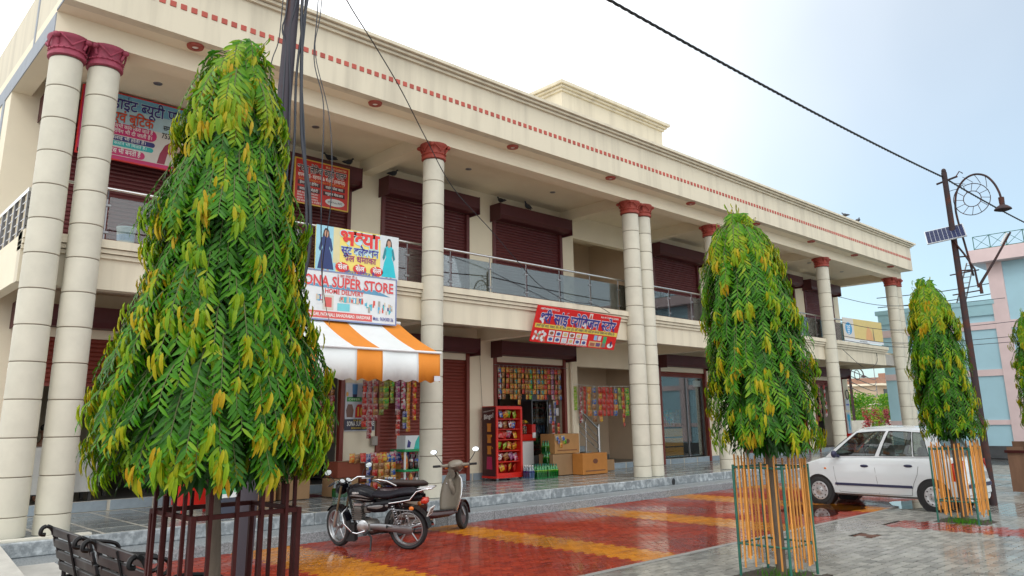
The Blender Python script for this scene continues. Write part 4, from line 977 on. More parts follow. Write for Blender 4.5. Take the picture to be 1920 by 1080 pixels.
# cartons
mat('carton', (.42,.22,.08), .75, var=.12, scale=4, objrand=.06); mat('carton_side', (.33,.20,.10), .8, var=.1); mat('carton_orange', (.50,.20,.04), .7, var=.1, scale=4); mat('tape', (.55,.42,.22), .3); mat('carton_red', (.20,.045,.02), .75, var=.1)
def carton(x0,x1,y0,y1,z0,z1,label,m='carton',emblem=True,rz=0):
    cx, cy = (x0+x1)/2, (y0+y1)/2; T = thing('carton', label, 'carton', (cx,cy,z0), rz, 'cardboard cartons on the veranda', local=True)
    w, d, h = (x1-x0)/2, (y1-y0)/2, z1-z0
    MB().bbox(-w,w,-d,d,0,h-.004,.008).build('box', m, T)
    MB().box(-w+.01,-.002,-d+.005,d-.005,h-.006,h+.001).build('flap', m, T); MB().box(.002,w-.01,-d+.005,d-.005,h-.006,h+.001).build('flap', m, T)
    MB().box(-.03,.03,-d-.002,d+.002,h+.001,h+.003).build('tape', 'tape', T)
    if emblem:
        n = 20; MB().add([(.10*math.cos(2*math.pi*k/n), -d-.003, h*.62+.065*math.sin(2*math.pi*k/n)) for k in range(n)], [tuple(range(n))]).build('emblem', pm((.16,.05,.02)), T)
        MB().box(-w*.8,w*.8,-d-.003,-d-.001,h*.14,h*.20).build('print_strip', pm((.22,.09,.03)), T)
    return T
carton(15.0,15.96,14.42,14.95,.36,.90,'brown carton at the bottom of the stack beside the green bottles','carton_side',False)
carton(15.06,16.02,14.40,14.93,.91,1.42,'brown carton with a dark emblem on top of the carton stack')
carton(15.72,16.72,14.02,14.40,.36,.90,'large orange brown carton standing in front of the carton stack','carton_orange')
carton(17.05,17.75,14.62,14.95,.36,.66,'small plain carton beside the carton stack','carton_side',False)
for i in range(5): tag(inst('snack_packet', PKM[0], None, (15.12+.075*i, 14.37, 1.38-.09*(i % 3)), (0,0,R(random.uniform(-20,20))), mat='pack_'+('blue','navy','orange','blue','green')[i]), '%s packet, %s of five hung on the side of the upper carton' % (('blue','navy','orange','blue','green')[i], ORD[i]), 'snack packet', 'packets on the upper carton')
# bottles
mat('bottle_green', (.02,.27,.07), .08, trans=.25, coat=.5); mat('bottle_clear', (.45,.55,.62), .08, trans=.6, coat=.5); mat('cola', (.012,.006,.006), .08, coat=.6); mat('bottle_blue', (.06,.25,.55), .1, trans=.4)
def bottle_mesh(m, h=.30, r=.042):
    me = MB().lathe([(0,0),(r*.8,0),(r,.02),(r,h*.30),(r*.92,h*.36),(r,h*.44),(r,h*.62),(r*.72,h*.78),(r*.34,h*.88),(r*.34,h*.94)], seg=12).mesh('bottle', smooth=50); me.materials.append(MAT[m]); return me
BG, BC, BK_, BB = bottle_mesh('bottle_green'), bottle_mesh('bottle_clear'), bottle_mesh('cola'), bottle_mesh('bottle_blue')
cap_m = MB().lathe([(0,.022),(.0175,.022),(.0185,0),(0,0)], seg=10).mesh('cap', smooth=50); cap_m.materials.append(MAT['white'])
lab_m = MB().lathe([(.0428,.135),(.0428,.185)], seg=12).mesh('label_band'); lab_m.materials.append(MAT['pack_green'])
def bottle(me, parent, x, y, z, capc='guard_green', lab='pack_lime', sc=1.0):
    o = inst('bottle', me, parent, (x,y,z), scale=sc)
    c_ = inst('cap', cap_m, None, (0,0,.30*.93), mat=capc); c_.parent = o
    l_ = inst('label_band', lab_m, None, (0,0,0), mat=lab); l_.parent = o
    return o
def pack(label, x, y, z, nx, ny, me, capc, lab, wrap):
    T = thing('bottle_pack', label, 'bottle pack', (x,y,z), group='shrink wrapped bottle packs')
    for i in range(nx):
        for j in range(ny): bottle(me, T, x+.045+.09*i, y+.045+.09*j, z+.002, capc, lab, 1.12)
    MB().bbox(x-.008, x+.09*nx+.008, y-.008, y+.09*ny+.008, z+.03, z+.20, .02).build('wrap', wrap, T)
    return T
glass('wrap_green', (.22,.60,.32), .12, .05, .4); glass('wrap_blue', (.35,.5,.75), .12, .06, .5)
pack('green wrapped soda bottle pack on the veranda, first before the counter', 14.02,14.02,.352,4,3,BG,'guard_green','pack_lime','wrap_green')
pack('green wrapped soda bottle pack on the veranda, end one near the cartons', 14.42,14.02,.352,4,3,BG,'guard_green','pack_lime','wrap_green')
pack('green wrapped soda bottle pack on the veranda, behind the front packs', 14.28,14.36,.352,5,2,BG,'guard_green','pack_lime','wrap_green')
pack('blue wrapped water bottle pack on the veranda beside the red rack', 13.78,14.05,.352,2,3,BC,'white','pack_navy','wrap_blue')
for k in range(3): pack('green bottle pack stacked by the shop door, %s from the bottom' % ORD[k], 14.92,14.55 if k < 2 else 14.60,.352+.28*k,5,2,BG,'guard_green','pack_green','wrap_green')
# counter, jars, fridge inside the provision store
CT = thing('shop_counter', 'white shop counter with a red top in the provision store doorway', 'counter', (14.85,15.6,.52))
MB().bbox(14.50,15.12,15.25,15.9,.525,1.24,.01).build('counter_front', 'white', CT); MB().bbox(14.44,15.16,15.20,15.95,1.245,1.42,.01).build('counter_top', 'rack_red', CT); MB().bbox(15.02,15.16,15.20,15.9,1.425,1.68,.008).build('counter_upstand', 'rack_red', CT)
MB().box(15.03,15.15,15.19,15.197,1.32,1.46).build('notice', pm(WHT), CT)
glass('jar_glass', (.8,.85,.85), .02, .06, .6)
for i in range(3):
    T = thing('snack_jar', 'clear jar of buns on the red counter, %s from the red rack' % ORD[i], 'jar', (14.54+.18*i,15.4,1.425), group='jars on the red counter')
    MB().lathe([(.075,0),(.08,.01),(.08,.19),(.06,.21),(.06,.22)], (14.54+.18*i,15.4,1.426), seg=14).build('jar', 'jar_glass', T, smooth=40)
    for q in range(4): MB().ell((14.54+.18*i+random.uniform(-.03,.03),15.4+random.uniform(-.03,.03),1.46+.045*q),.04,.04,.025,8,5).build('bun', pm((.45,.20,.07)), T, smooth=60)
    MB().lathe([(.064,0),(.064,.03),(0,.035)], (14.54+.18*i,15.4,1.648), seg=14).build('lid', 'rack_red', T, smooth=40)
for i in range(6): tag(inst('snack_packet', PKM[1], None, (14.48+.11*i,15.55,1.80), (R(-60+random.uniform(-10,10)),0,R(random.uniform(-30,30))), mat='pack_'+('orange','yellow','red','orange','brown','yellow')[i]), '%s bread packet, %s of six lying on the jars of the red counter' % (('orange','yellow','red','orange','brown','yellow')[i], ORD[i]), 'snack packet', 'packets on the red counter')
FR = thing('drinks_fridge', 'tall glass door drinks fridge inside the provision store', 'fridge', (15.9,16.1,.52))
MB().box(15.58,16.22,16.36,16.42,.60,2.32).build('back_panel', 'white_plastic', FR)
for x in (15.56,16.20): MB().box(x,x+.04,15.75,16.40,.60,2.32).build('side_panel', 'steel_dark', FR)
MB().box(15.56,16.24,15.73,16.42,2.321,2.50).build('header', pm((.20,.24,.30)), FR); MB().box(15.56,16.24,15.73,16.42,.525,.82).build('grille', 'steel_dark', FR)
MB().box(15.60,16.20,15.74,15.75,.82,2.32).build('glass_door', 'glass_door', FR)
for i, z in enumerate((.83,1.12,1.41,1.70,1.98)):
    sh = MB().box(15.60,16.20,15.80,16.36,z,z+.015).build('shelf', 'steel', FR)
    for j in range(6):
        o = bottle((BK_,BG,BB,BC,BK_)[i], None, 15.66+.095*j, 15.86, z+.016, 'rack_red', ('pack_red','pack_lime','pack_blue','pack_orange','pack_red')[i], .85)
        tag(o, '%s drink bottle, %s along the %s shelf of the fridge' % (('cola','green','blue','clear','cola')[i], ORD[j], ORD[i]), 'bottle', 'bottles in the drinks fridge')
# dark stock shelves at the back of the open shops
def stock(x0, x1, y, label, seed, cols=('brown','navy','crimson','olive','purple')):
    rnd = random.Random(seed); T = thing('stock_shelf', label, 'shelf', ((x0+x1)/2, y, .52))
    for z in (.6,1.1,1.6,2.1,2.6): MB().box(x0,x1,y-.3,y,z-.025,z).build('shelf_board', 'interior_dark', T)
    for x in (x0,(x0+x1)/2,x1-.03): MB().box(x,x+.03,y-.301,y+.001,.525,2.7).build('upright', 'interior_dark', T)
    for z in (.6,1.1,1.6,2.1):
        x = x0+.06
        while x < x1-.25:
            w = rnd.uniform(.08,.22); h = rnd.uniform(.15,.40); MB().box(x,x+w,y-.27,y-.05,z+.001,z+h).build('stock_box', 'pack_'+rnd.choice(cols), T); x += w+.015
stock(13.3,15.4,17.2,'dark shelves of goods at the back of the provision store',3)
stock(6.2,9.3,16.6,'dark shelves of goods at the back of the general store',4)
stock(31.4,34.4,16.4,'shelves of colourful goods inside the last shop at the far end',6,('red','orange','crimson','brown','blue'))
# green and white plastic stand with drinks and a teal box
PS = thing('plastic_stand', 'green and white plastic stand with soda bottles beside the column', 'stand', (9.95,13.7,.35))
for x in (9.62,10.28):
    for y in (13.50,13.92): MB().tube([(x,y,.352),(x,y,1.19)], .022, 8).build('leg', 'white_plastic', PS, smooth=60)
mat('plastic_green', (.01,.30,.10), .35)
for z in (.40,.775,1.175):
    MB().bbox(9.57,10.33,13.45,13.97,z,z+.045,.008).build('tray', 'plastic_green', PS)
bc = [('cola',BK_,'rack_red','pack_red'),('orange',bottle_mesh('pack_orange'),'white','pack_orange'),('cola',BK_,'rack_red','pack_white'),('blue label cola',BK_,'plastic_green','pack_blue'),('cola',BK_,'white','pack_navy')]
for r_, z in enumerate((.446,.822)):
    for j in range(5):
        q = bc[(j+r_) % 5]; o = bottle(q[1], None, 9.68+.135*j, 13.56, z, q[2], q[3], 1.1); tag(o, '%s bottle, %s along the %s tray of the plastic stand' % (q[0], ORD[j], ('lower','upper')[r_]), 'bottle', 'bottles on the plastic stand')
TB = thing('drink_box', 'white and teal printed box standing on the green plastic stand', 'box', (9.88,13.6,1.22))
MB().bbox(9.64,10.13,13.52,13.84,1.222,1.50,.006).build('box', pm((.62,.66,.68)), TB)
MB().add([(9.86,13.517,1.225),(10.12,13.517,1.225),(10.12,13.517,1.495),(9.98,13.517,1.495),(9.90,13.517,1.38)], [(0,1,2,3,4)]).build('printed_wave', pm((.02,.42,.36)), TB); MB().add([(9.68,13.517,1.26),(9.76,13.517,1.26),(9.78,13.517,1.36),(9.71,13.517,1.42)], [(0,1,2,3)]).build('printed_figure', pm(NAVY), TB)
# low display of cartons, packets and bottles before the general store
carton(8.20,8.72,13.75,14.20,.72,1.02,'open dark red carton on the low display before the general store','carton_red',False)
carton(9.14,9.74,13.80,14.20,.60,.95,'orange carton on the low display near the plastic stand','carton_orange',True)
carton(8.74,9.12,13.80,14.22,.62,.97,'dark red carton in the middle of the low display','carton_red',False)
carton(8.15,8.70,13.78,14.25,.36,.71,'brown carton under the open dark red carton','carton_side',False)
FO = carton(8.74,9.20,13.72,14.10,.36,.60,'orange oil carton with white lettering under the low display','carton_orange',False)
V, F, wd = glyphs('fortune', .03); MB().add([(-.20+p[0]*.40/wd, -.194, .07+p[1]*.16) for p in V], F).build('lettering', pm(WHT), FO)
carton(7.2,7.75,14.0,14.45,.36,.72,'brown carton beside the low display, partly behind the big tree','carton_side',False)
carton(6.6,7.1,14.1,14.5,.36,.68,'brown carton by the doorway, behind the big tree','carton',False)
pack('green soda bottle pack under the low display beside the orange carton', 9.24,13.72,.352,4,3,BG,'guard_green','pack_lime','wrap_green')
pack('pale bottle pack under the open dark red carton', 8.02,13.46,.352,4,2,BC,'plastic_green','pack_olive','wrap_green')
pack('blue bottle pack under the low display next to the oil carton', 9.20,13.40,.352,2,3,BB,'white','pack_blue','wrap_blue')
lo = ['orange','brown','red','navy','crimson','orange','yellow','blue','pink','navy','orange']
for j in range(11):
    o = inst('snack_packet', PKM[1], None, (8.50+.122*j, 13.72, 1.18-.02*(j % 2)), (R(random.uniform(-20,5)), 0, R(random.uniform(-15,15))), mat='pack_'+lo[j]); tag(o, '%s snack packet, %s along the top row of the low display' % (lo[j], ORD[j]), 'snack packet', 'packets on the low display')
for i, (x, n, c) in enumerate(((8.86,5,('navy','blue')),(9.02,5,('red','brown')),(9.16,4,('orange','brown')),(9.30,5,('brown','orange')),(9.46,5,('blue','orange')))):
    chain('%s string of packets hung over the front of the low display' % ('navy blue','dark red','orange','brown and orange','blue and orange')[i], x, 13.68, 1.10, n, c, 0, .126, 'snack strings on the low display')
for j, c in enumerate(('pink','navy','pink')):
    o = inst('snack_packet', PKM[3], None, (9.62+.17*j, 13.74, 1.20), (R(-5),0,R(random.uniform(-15,15))), mat='pack_'+c); tag(o, 'large %s packet, %s of three beside the plastic stand' % (c, ORD[j]), 'snack packet', 'packets on the low display')
TR = thing('red_crate', 'red tray of packets on the veranda behind the standing board', 'crate', (5.2,13.3,.35))
MB().box(4.98,5.52,13.1,13.5,.50,.53).build('base', 'rack_red', TR)
for a in ((4.96,5.54,13.08,13.10),(4.96,5.54,13.5,13.52),(4.96,4.98,13.1,13.5),(5.52,5.54,13.1,13.5)): MB().box(a[0],a[1],a[2],a[3],.50,.86).build('side', 'rack_red', TR)
for x in (5.0,5.5):
    for y in (13.12,13.48): MB().box(x-.02,x+.02,y-.02,y+.02,.352,.499).build('leg', 'rack_red', TR)
for j in range(4): tag(inst('snack_packet', PKM[1], None, (5.08+.12*j,13.2,.90), (R(-40),0,R(20*j)), mat='pack_'+('green','crimson','white','brown')[j]), '%s packet in the red tray behind the standing board' % ('green','crimson','white','brown')[j], 'snack packet', 'packets in the red tray')
MB().bbox(7.4,8.3,14.3,14.85,.352,.362,.004).build('door_mat', pm((.10,.02,.03), .9), label='dark red mat on the veranda before the general store', cat='mat')
# tea stall table, bench and seated person in the half shuttered shop
TT = thing('cloth_table', 'table under a grey cloth in the half shuttered shop behind the paired columns', 'table', (3.7,15.4,.52))
cl = [[(3.20+.01*math.sin(k*2.1), 15.16-.012*math.sin(k*1.7), z) for z in (.68,.95,1.25,1.44)] for k in range(2)]
b = MB(); n = 20; v = []
for k in range(n+1):
    x = 3.20+1.04*k/n
    for j, z in enumerate((.68,.9,1.2,1.44)): v.append((x, 15.16+.018*math.sin(k*1.3+j*.4)*(1-j/3.3), z))
    v.append((x, 15.75, 1.445))
b.add(v, [(k*5+j,(k+1)*5+j,(k+1)*5+j+1,k*5+j+1) for k in range(n) for j in range(4)]).build('table_cloth', 'cloth_grey', TT, smooth=60)
MB().box(3.22,4.22,15.19,15.76,1.40,1.435).build('table_top', 'interior_dark', TT)
for x in (3.26,4.18):
    for y in (15.24,15.72): MB().box(x-.025,x+.025,y-.025,y+.025,.525,1.40).build('leg', 'interior_dark', TT)
MB().box(4.6,5.4,16.0,16.4,.95,1.0).box(4.62,4.68,16.05,16.1,.525,.95).box(5.32,5.38,16.05,16.1,.525,.95).build('bench_board', 'interior_dark', label='dark low bench inside the half shuttered shop', cat='bench')
# shop with glass front and orange counter
GC = thing('orange_counter', 'orange fronted shop counter with grey ledges behind glass', 'counter', (21.7,15.5,.52))
for z0, z1 in ((.60,.86),(.90,1.16),(1.20,1.46)): MB().bbox(21.2,22.2,15.30,15.36,z0,z1,.004).build('drawer_front', pm((.78,.34,.025)), GC)
MB().box(21.16,22.24,15.36,15.8,.525,1.50).build('carcass', 'interior_dark', GC); MB().box(21.14,22.26,15.28,15.8,1.501,1.54).build('top', pm((.18,.12,.10)), GC)
rnd = random.Random(9)
for j in range(9):
    x = 21.2+.11*j; h = rnd.uniform(.2,.55); c = rnd.choice(('teal','red','green','blue','white','brown')); o = MB().bbox(x,x+.09,15.36,15.46,1.545,1.545+h,.004).build('merchandise_box', 'pack_'+c); tag(o, '%s box, %s along the top of the orange counter' % (c, ORD[j]), 'box', 'boxes on the orange counter')
GF = thing('glass_front', 'glass shop front in dark frame in the shop with the orange counter', 'shop front', (22.1,15.2,.52))
MB().box(20.86,22.35,15.19,15.20,.56,3.12).build('glass_pane', 'glass_door', GF); MB().box(22.43,23.30,15.19,15.20,.56,3.12).build('glass_door', 'glass_door', GF)
for x in (20.82,22.35,23.30): MB().box(x,x+.05,15.17,15.22,.525,3.16).build('frame_bar', 'steel_dark', GF)
MB().box(20.87,23.30,15.17,15.22,3.12,3.16).build('frame_bar', 'steel_dark', GF)
MB().box(22.85,23.35,15.20,15.215,2.85,3.05).build('notice', pm(WHT), GF)
MB().box(20.57,23.83,18.0,18.1,.525,4.09).build('shop_back_wall', 'interior_teal', BLD)
# last shop: posters, strings, drums; cable coil on the wall end
S = Sign('wall_poster', 'pale blue poster with a bright blue figure on the last pier of the building', 'poster', (34.38,15.06,1.0), .42, .95, (.55,.62,.68), thick=.006); S.disc(.2,.72,.14,.16,(.02,.40,.62),2); S.rect(.14,.28,.2,.6,(.05,.42,.66),2)
S = Sign('wall_poster', 'white notice with a blue line high on the last pier of the building', 'poster', (34.42,15.06,2.05), .38, .5, (.60,.63,.68), thick=.006); S.rect(.05,.33,.2,.27,(.1,.12,.5),2)
for i in range(4): chain('%s string of packets in the doorway of the last shop' % ORD[i], 31.9+.5*i, 15.02, 3.1, 8, (('crimson','brown'),('red','white'),('brown','orange'),('crimson','red'))[i], 1, .165, 'snack strings in the last shop')
for i, (x, c) in enumerate(((33.6,'rack_red'),(34.0,'carton'),(34.4,'rack_red'))):
    T = thing('plastic_crate', ('red crate before the last shop, nearest its doorway','brown crate between the two red crates at the last shop','red crate at the end pier of the building')[i], 'crate', (x,14.7,.35), group='crates before the last shop')
    for k in range(2):
        z = .352+.36*k; MB().bbox(x-.17,x+.17,14.5,14.9,z,z+.35,.015).build('crate_body', c, T)
CW = MB(); CW.tube([(34.62+.14*math.cos(a), 15.03, 2.72+.20*math.sin(a)) for a in [2*math.pi*k/24 for k in range(25)]], .02, 6).build('cable_coil', 'cable', label='coil of black cable hung on the wall above the last posters', cat='cable', smooth=60)
HW = MB().tube([(13.02,15.05,3.5),(13.05,15.05,2.9),(13.10,15.05,2.1),(13.14,15.05,1.95),(13.05,15.05,1.8),(13.14,15.05,1.85),(13.09,15.05,1.6)], .006, 5).build('loose_wire', pm((.25,.18,.13)), label='thin loose wire with a knot on the pier beside the provision store', cat='wire')
SB = MB().bbox(9.78,9.93,14.98,15.085,1.28,1.48,.01).build('switch_box', pm((.30,.27,.24)), label='small grey switch box on the pier below the store poster', cat='switch box')
MB().bbox(16.02,16.14,15.24,15.30,1.9,2.12,.01).build('meter_box', 'white_plastic', label='small white meter box at the door edge of the provision store', cat='meter box')
BU = thing('paint_bucket', 'white paint bucket on the balcony floor behind the glass', 'bucket', (3.66,12.86,4.36))
MB().lathe([(.11,0),(.115,.005),(.14,.30),(.15,.31),(.15,.33),(.132,.33),(.11,.02)], (3.66,12.86,4.535), seg=20).build('bucket_body', 'white_plastic', BU, smooth=40)
MB().tube([(3.66+.15*math.cos(a),12.86,4.83+.12*math.sin(a)) for a in [math.pi*k/10 for k in range(11)]], .005, 5).build('handle', 'steel_dark', BU); MB().lathe([(.126,.1),(.134,.2)], (3.66,12.86,4.535), seg=20).build('label_band', pm((.35,.45,.62)), BU)
WB = thing('white_bracket', 'white metal bracket standing behind the balcony glass near the paired columns', 'bracket', (14.7,12.9,4.36))
for x, h in ((14.2,.28),(15.0,.30)): MB().box(x,x+.03,12.9,12.93,4.361,4.361+h).build('upright', 'white', WB)
MB().box(14.78,15.0,12.9,12.93,4.45,4.48).build('arm', 'white', WB)
# ------------------------------------------------------------------ vehicles
def ring_x(x, cy, cz, ry, rz, n=16, p=2.4):
    """super-ellipse ring in the plane x = const"""
    r_ = []
    for k in range(n):
        a = 2*math.pi*k/n; c, s_ = math.cos(a), math.sin(a)
        r_.append((x, cy + ry*math.copysign(abs(c)**(2/p), c), cz + rz*math.copysign(abs(s_)**(2/p), s_)))
    return r_
def body_x(secs, n=16, p=2.4): return MB().loft([ring_x(*q, n=n, p=p) for q in secs])
def ip(tab, x):
    tab = sorted(tab)
    if x <= tab[0][0]: return tab[0][1]
    for (a, u), (b, v) in zip(tab, tab[1:]):
        if x <= b: return u + (v-u)*(x-a)/(b-a)
    return tab[-1][1]
mat('car_glassrim', (.02,.02,.022), .4); mat('seat_grey', (.20,.22,.23), .8); mat('tail_red', (.55,.03,.01), .12, coat=.8); mat('lamp_orange', (.70,.18,.02), .2); mat('trim_navy', (.025,.027,.07), .45); mat('hubcap', (.52,.53,.54), .3, .6, var=.1, scale=20); mat('lamp_clear', (.62,.66,.68), .08, coat=1)
CAR = thing('parked_car', 'small white hatchback parked nose first towards the shops', 'car', (16.76, 6.65, 0), R(-2.0), local=True); CAR.scale = (.93, .965, 1.0)
KT = [(-1.76,.80),(-1.70,.90),(-1.55,.955),(-1.3,.985),(-.8,1),(.5,1),(1.0,.985),(1.35,.955),(1.55,.89),(1.68,.79),(1.75,.66)]
ZT = [(-1.76,.70),(-1.70,.90),(-1.55,.975),(-1.3,.985),(-.8,.975),(.5,.955),(.95,.945),(1.15,.90),(1.4,.83),(1.58,.755),(1.70,.64),(1.75,.54)]
WB_ = .77
def sec(y):
    W = WB_*ip(KT, y); zb = ip(ZT, y); f = lambda z: .24 + (zb-.24)*z
    half = [(0,.20),(.80*W,.20),(.95*W,.245),(.985*W,f(.14)),(1.0*W,f(.36)),(1.0*W,f(.55)),(.985*W,f(.80)),(.955*W,f(.95)),(.90*W,zb),(.5*W,zb+.022),(0,zb+.03)]
    return half
ys = [-1.76,-1.73,-1.66,-1.55,-1.4,-1.18,-.95,-.6,-.2,.2,.6,.9,1.0,1.15,1.3,1.45,1.58,1.68,1.73,1.755]
rings = []
for y in ys:
    h = sec(y); rings.append([(x, y, z) for x, z in h] + [(-x, y, z) for x, z in reversed(h[1:-1])])
cb = MB().loft(rings); cb_ob = cb.build('body', 'white_paint', None, smooth=50)
cut = MB()
for y in (1.15, -1.18):
    for s_ in (-1, 1): cut.lathe([(0,0),(.325,0),(.325,.36),(0,.36)], (s_*.56-(.0 if s_ > 0 else .36), y, .275), 'x', 28)
cut_ob = cut.build('cutter', 'black', None, smooth=50)
bo = cb_ob.modifiers.new('b', 'BOOLEAN'); bo.operation = 'DIFFERENCE'; bo.object = cut_ob; bo.solver = 'EXACT'; bo.use_self = True
dg = bpy.context.evaluated_depsgraph_get()
me = bpy.data.meshes.new_from_object(cb_ob.evaluated_get(dg))
bpy.data.objects.remove(cb_ob); bpy.data.objects.remove(cut_ob)
me.name = 'body'; me.materials.clear(); me.materials.append(MAT['white_paint'])
body = bpy.data.objects.new('body', me); COL.objects.link(body); body.parent = CAR; LOC[body] = (0,0,0)
try: me.set_sharp_from_angle(angle=R(38))
except Exception: pass
for y in (1.15,-1.18):
    for s_ in (-1,1): MB().lathe([(.322,0),(.322,.22),(0,.23)] if s_ < 0 else [(0,-.23),(.322,-.22),(.322,0)], (s_*.735, y, .275), 'x', 24).build('wheel_arch', 'black', body)
def side(s_, sg, v):
    """outer skin of the glasshouse: sg 0..1 front to rear, v 0..1 belt to roof"""
    yb = .98-2.50*sg; zb = ip(ZT, yb)-.004; xb = .945*WB_*ip(KT, yb)*.985
    yr = .28-1.50*sg - .05*sg*sg; zr = 1.445+.075*math.sin(math.pi*(sg*.85+.12)); xr = .575-.03*abs(sg-.4)
    return (s_*(xb+(xr-xb)*v+.035*math.sin(math.pi*v)), yb+(yr-yb)*v, zb+(zr-zb)*v)
SG = [0,.025,.05,.14,.24,.34,.425,.465,.55,.64,.73,.745,.80,.86,.93,1.0]; VV = [0,.05,.25,.5,.72,.90,1.0]
WIN = {'front_window': (2,6), 'rear_window': (7,10), 'quarter_window': (11,13)}
for s_ in (-1, 1):
    fr = MB(); v = [side(s_, a, b) for a in SG for b in VV]; nv = len(VV); f = []; wf = {k: [] for k in WIN}
    for i in range(len(SG)-1):
        for j in range(nv-1):
            q = (i*nv+j, (i+1)*nv+j, (i+1)*nv+j+1, i*nv+j+1); hit = None
            if 1 <= j < nv-2:
                for k, (a, b) in WIN.items():
                    if a <= i < b: hit = k
            (wf[hit] if hit else f).append(q)
    fr.add(v, f).build('side_pillars', 'white_paint', body, smooth=40)
    for k, q in wf.items():
        us = sorted({a for f_ in q for a in f_}); ix = {a: n_ for n_, a in enumerate(us)}
        MB().add([(v[a][0]-s_*.012, v[a][1], v[a][2]) for a in us], [tuple(ix[a] for a in f_) for f_ in q]).build(k, 'glass_car', body, smooth=60)
        i0, i1 = WIN[k]; lo_ = [side(s_, SG[i], .05) for i in range(i0, i1+1)]; hi_ = [side(s_, SG[i], .90) for i in range(i1, i0-1, -1)]
        loop = lo_ + [side(s_, SG[i1], t) for t in (.3,.6)] + hi_ + [side(s_, SG[i0], t) for t in (.6,.3)] + lo_[:1]
        MB().tube([(p[0]+s_*.001, p[1], p[2]) for p in loop], .0075, 5, cap=False).build('window_rubber', 'car_glassrim', body)
def patch(fn, nu, nv_, name, m, smooth=60):
    v = [fn(i/nu, j/nv_) for i in range(nu+1) for j in range(nv_+1)]
    return MB().add(v, [(i*(nv_+1)+j, (i+1)*(nv_+1)+j, (i+1)*(nv_+1)+j+1, i*(nv_+1)+j+1) for i in range(nu) for j in range(nv_)]).build(name, m, body, smooth=smooth)
def roof_pt(u, w):
    sg = w; a = side(1, sg, 1.0); x = (2*u-1)*a[0]; q = 1-(2*u-1)**2
    return (x, a[1] + (.07*q*(1-w)**3) - .06*q*w**3, a[2] + .055*q)
patch(roof_pt, 12, 10, 'roof', 'white_paint')
def ws(u, w):
    a = side(1, 0, 0); t = roof_pt(u, 0); q = 1-(2*u-1)**2; b = ((2*u-1)*a[0], a[1]+.10*q, a[2]+.028*q)
    return tuple(b[k]+(t[k]-b[k])*w + (0, .02*math.sin(math.pi*w), .02*math.sin(math.pi*w))[k] for k in range(3))
patch(ws, 10, 6, 'windscreen', 'glass_car')
def rg(u, w):
    a = side(1, 1, 0); t = roof_pt(u, 1); q = 1-(2*u-1)**2; b = ((2*u-1)*a[0], a[1]-.10*q, a[2]+.02*q)
    return tuple(b[k]+(t[k]-b[k])*w + (0, -.03*math.sin(math.pi*w), .02*math.sin(math.pi*w))[k] for k in range(3))
patch(rg, 10, 6, 'rear_glass', 'glass_car')
def side_x(y, z):
    h = sec(y); best = max((p for p in h), key=lambda p: p[0])[0]
    for (x0, z0), (x1, z1) in zip(h[1:], h[2:]):
        if min(z0,z1) <= z <= max(z0,z1) and abs(z1-z0) > 1e-6: return x0+(x1-x0)*(z-z0)/(z1-z0)
    return best
def seam(pts, name='door_seam', r=.0035, m='car_glassrim'):
    for s_ in (-1, 1): MB().tube([(s_*(side_x(y, z)+.0005), y, z) for y, z in pts], r, 5).build(name, m, body)
seam([(.80,.93),(.79,.75),(.77,.55),(.74,.40),(.70,.27)]); seam([(-.085,.95),(-.09,.75),(-.115,.5),(-.13,.27)]); seam([(-.93,.96),(-.95,.80),(-.92,.66),(-.84,.5),(-.79,.36),(-.77,.27)]); seam([(.70,.27),(.3,.262),(-.13,.262),(-.5,.262),(-.77,.27)])
for s_ in (-1, 1):
    b = MB(); pts = [(-.80+.0+1.58*k/12, .425) for k in range(13)]
    b.loft([[(s_*(side_x(y,z)-.004), y, z-.026), (s_*(side_x(y,z)+.016), y, z-.02), (s_*(side_x(y,z)+.016), y, z+.02), (s_*(side_x(y,z)-.004), y, z+.026)] for y, z in pts]).build('door_trim', 'trim_navy', body, smooth=40)
    for y, z in ((.12,.79),(-.76,.815)):
        MB().ell((s_*(side_x(y,z)+.006), y, z), .022, .085, .028, 12, 8).build('door_handle', 'trim_navy', body, smooth=60)
    MB().ell((s_*.86, .70, 1.01), .085, .055, .075, 12, 8).tube([(s_*.73,.66,.97),(s_*.82,.69,.98)], .03, 8).build('wing_mirror', 'trim_navy', body, smooth=60)
    MB().ell((s_*(side_x(.98,.72)+.002), .98, .72), .012, .03, .02, 10, 6).build('side_marker', 'lamp_orange', body, smooth=60)
    b = MB(); vs_ = []
    for z in (.56,.66,.76,.86,.93):
        for y in (-1.53,-1.60,-1.68,-1.735): vs_.append((s_*(side_x(y, min(z, ip(ZT,y)-.01))+.006), y-.004, z-.03*(y+1.6)))
    b.add(vs_, [(j*4+i, j*4+i+1, j*4+i+5, j*4+i+4) for j in range(4) for i in range(3)]).build('tail_lamp', 'tail_red', body, smooth=60)
    MB().ell((s_*.50, 1.665, .665), .13, .06, .075, 12, 8).build('headlamp', 'lamp_clear', body, smooth=60)
    MB().tube([(s_*.32,-1.735,.36),(s_*.66,-1.70,.36)], .0, 4) if False else None
MB().bbox(-.60,.60,-1.79,-1.72,.30,.56,.02).build('rear_bumper', 'white_paint', body); MB().bbox(-.62,.62,-1.80,-1.785,.44,.51,.006).build('bumper_strip', 'trim_navy', body)
MB().bbox(-.25,.25,-1.765,-1.745,.62,.73,.004).build('rear_plate', pm((.62,.62,.60)), body); MB().bbox(-.58,.58,1.70,1.77,.26,.48,.02).build('front_bumper', 'white_paint', body); MB().box(-.3,.3,1.72,1.775,.50,.58).build('grille', 'black', body)
MB().tube([(-.25,-1.66,1.03),(.15,-1.64,1.12)], .008, 6).build('rear_wiper', 'black', body)
INT = MB()
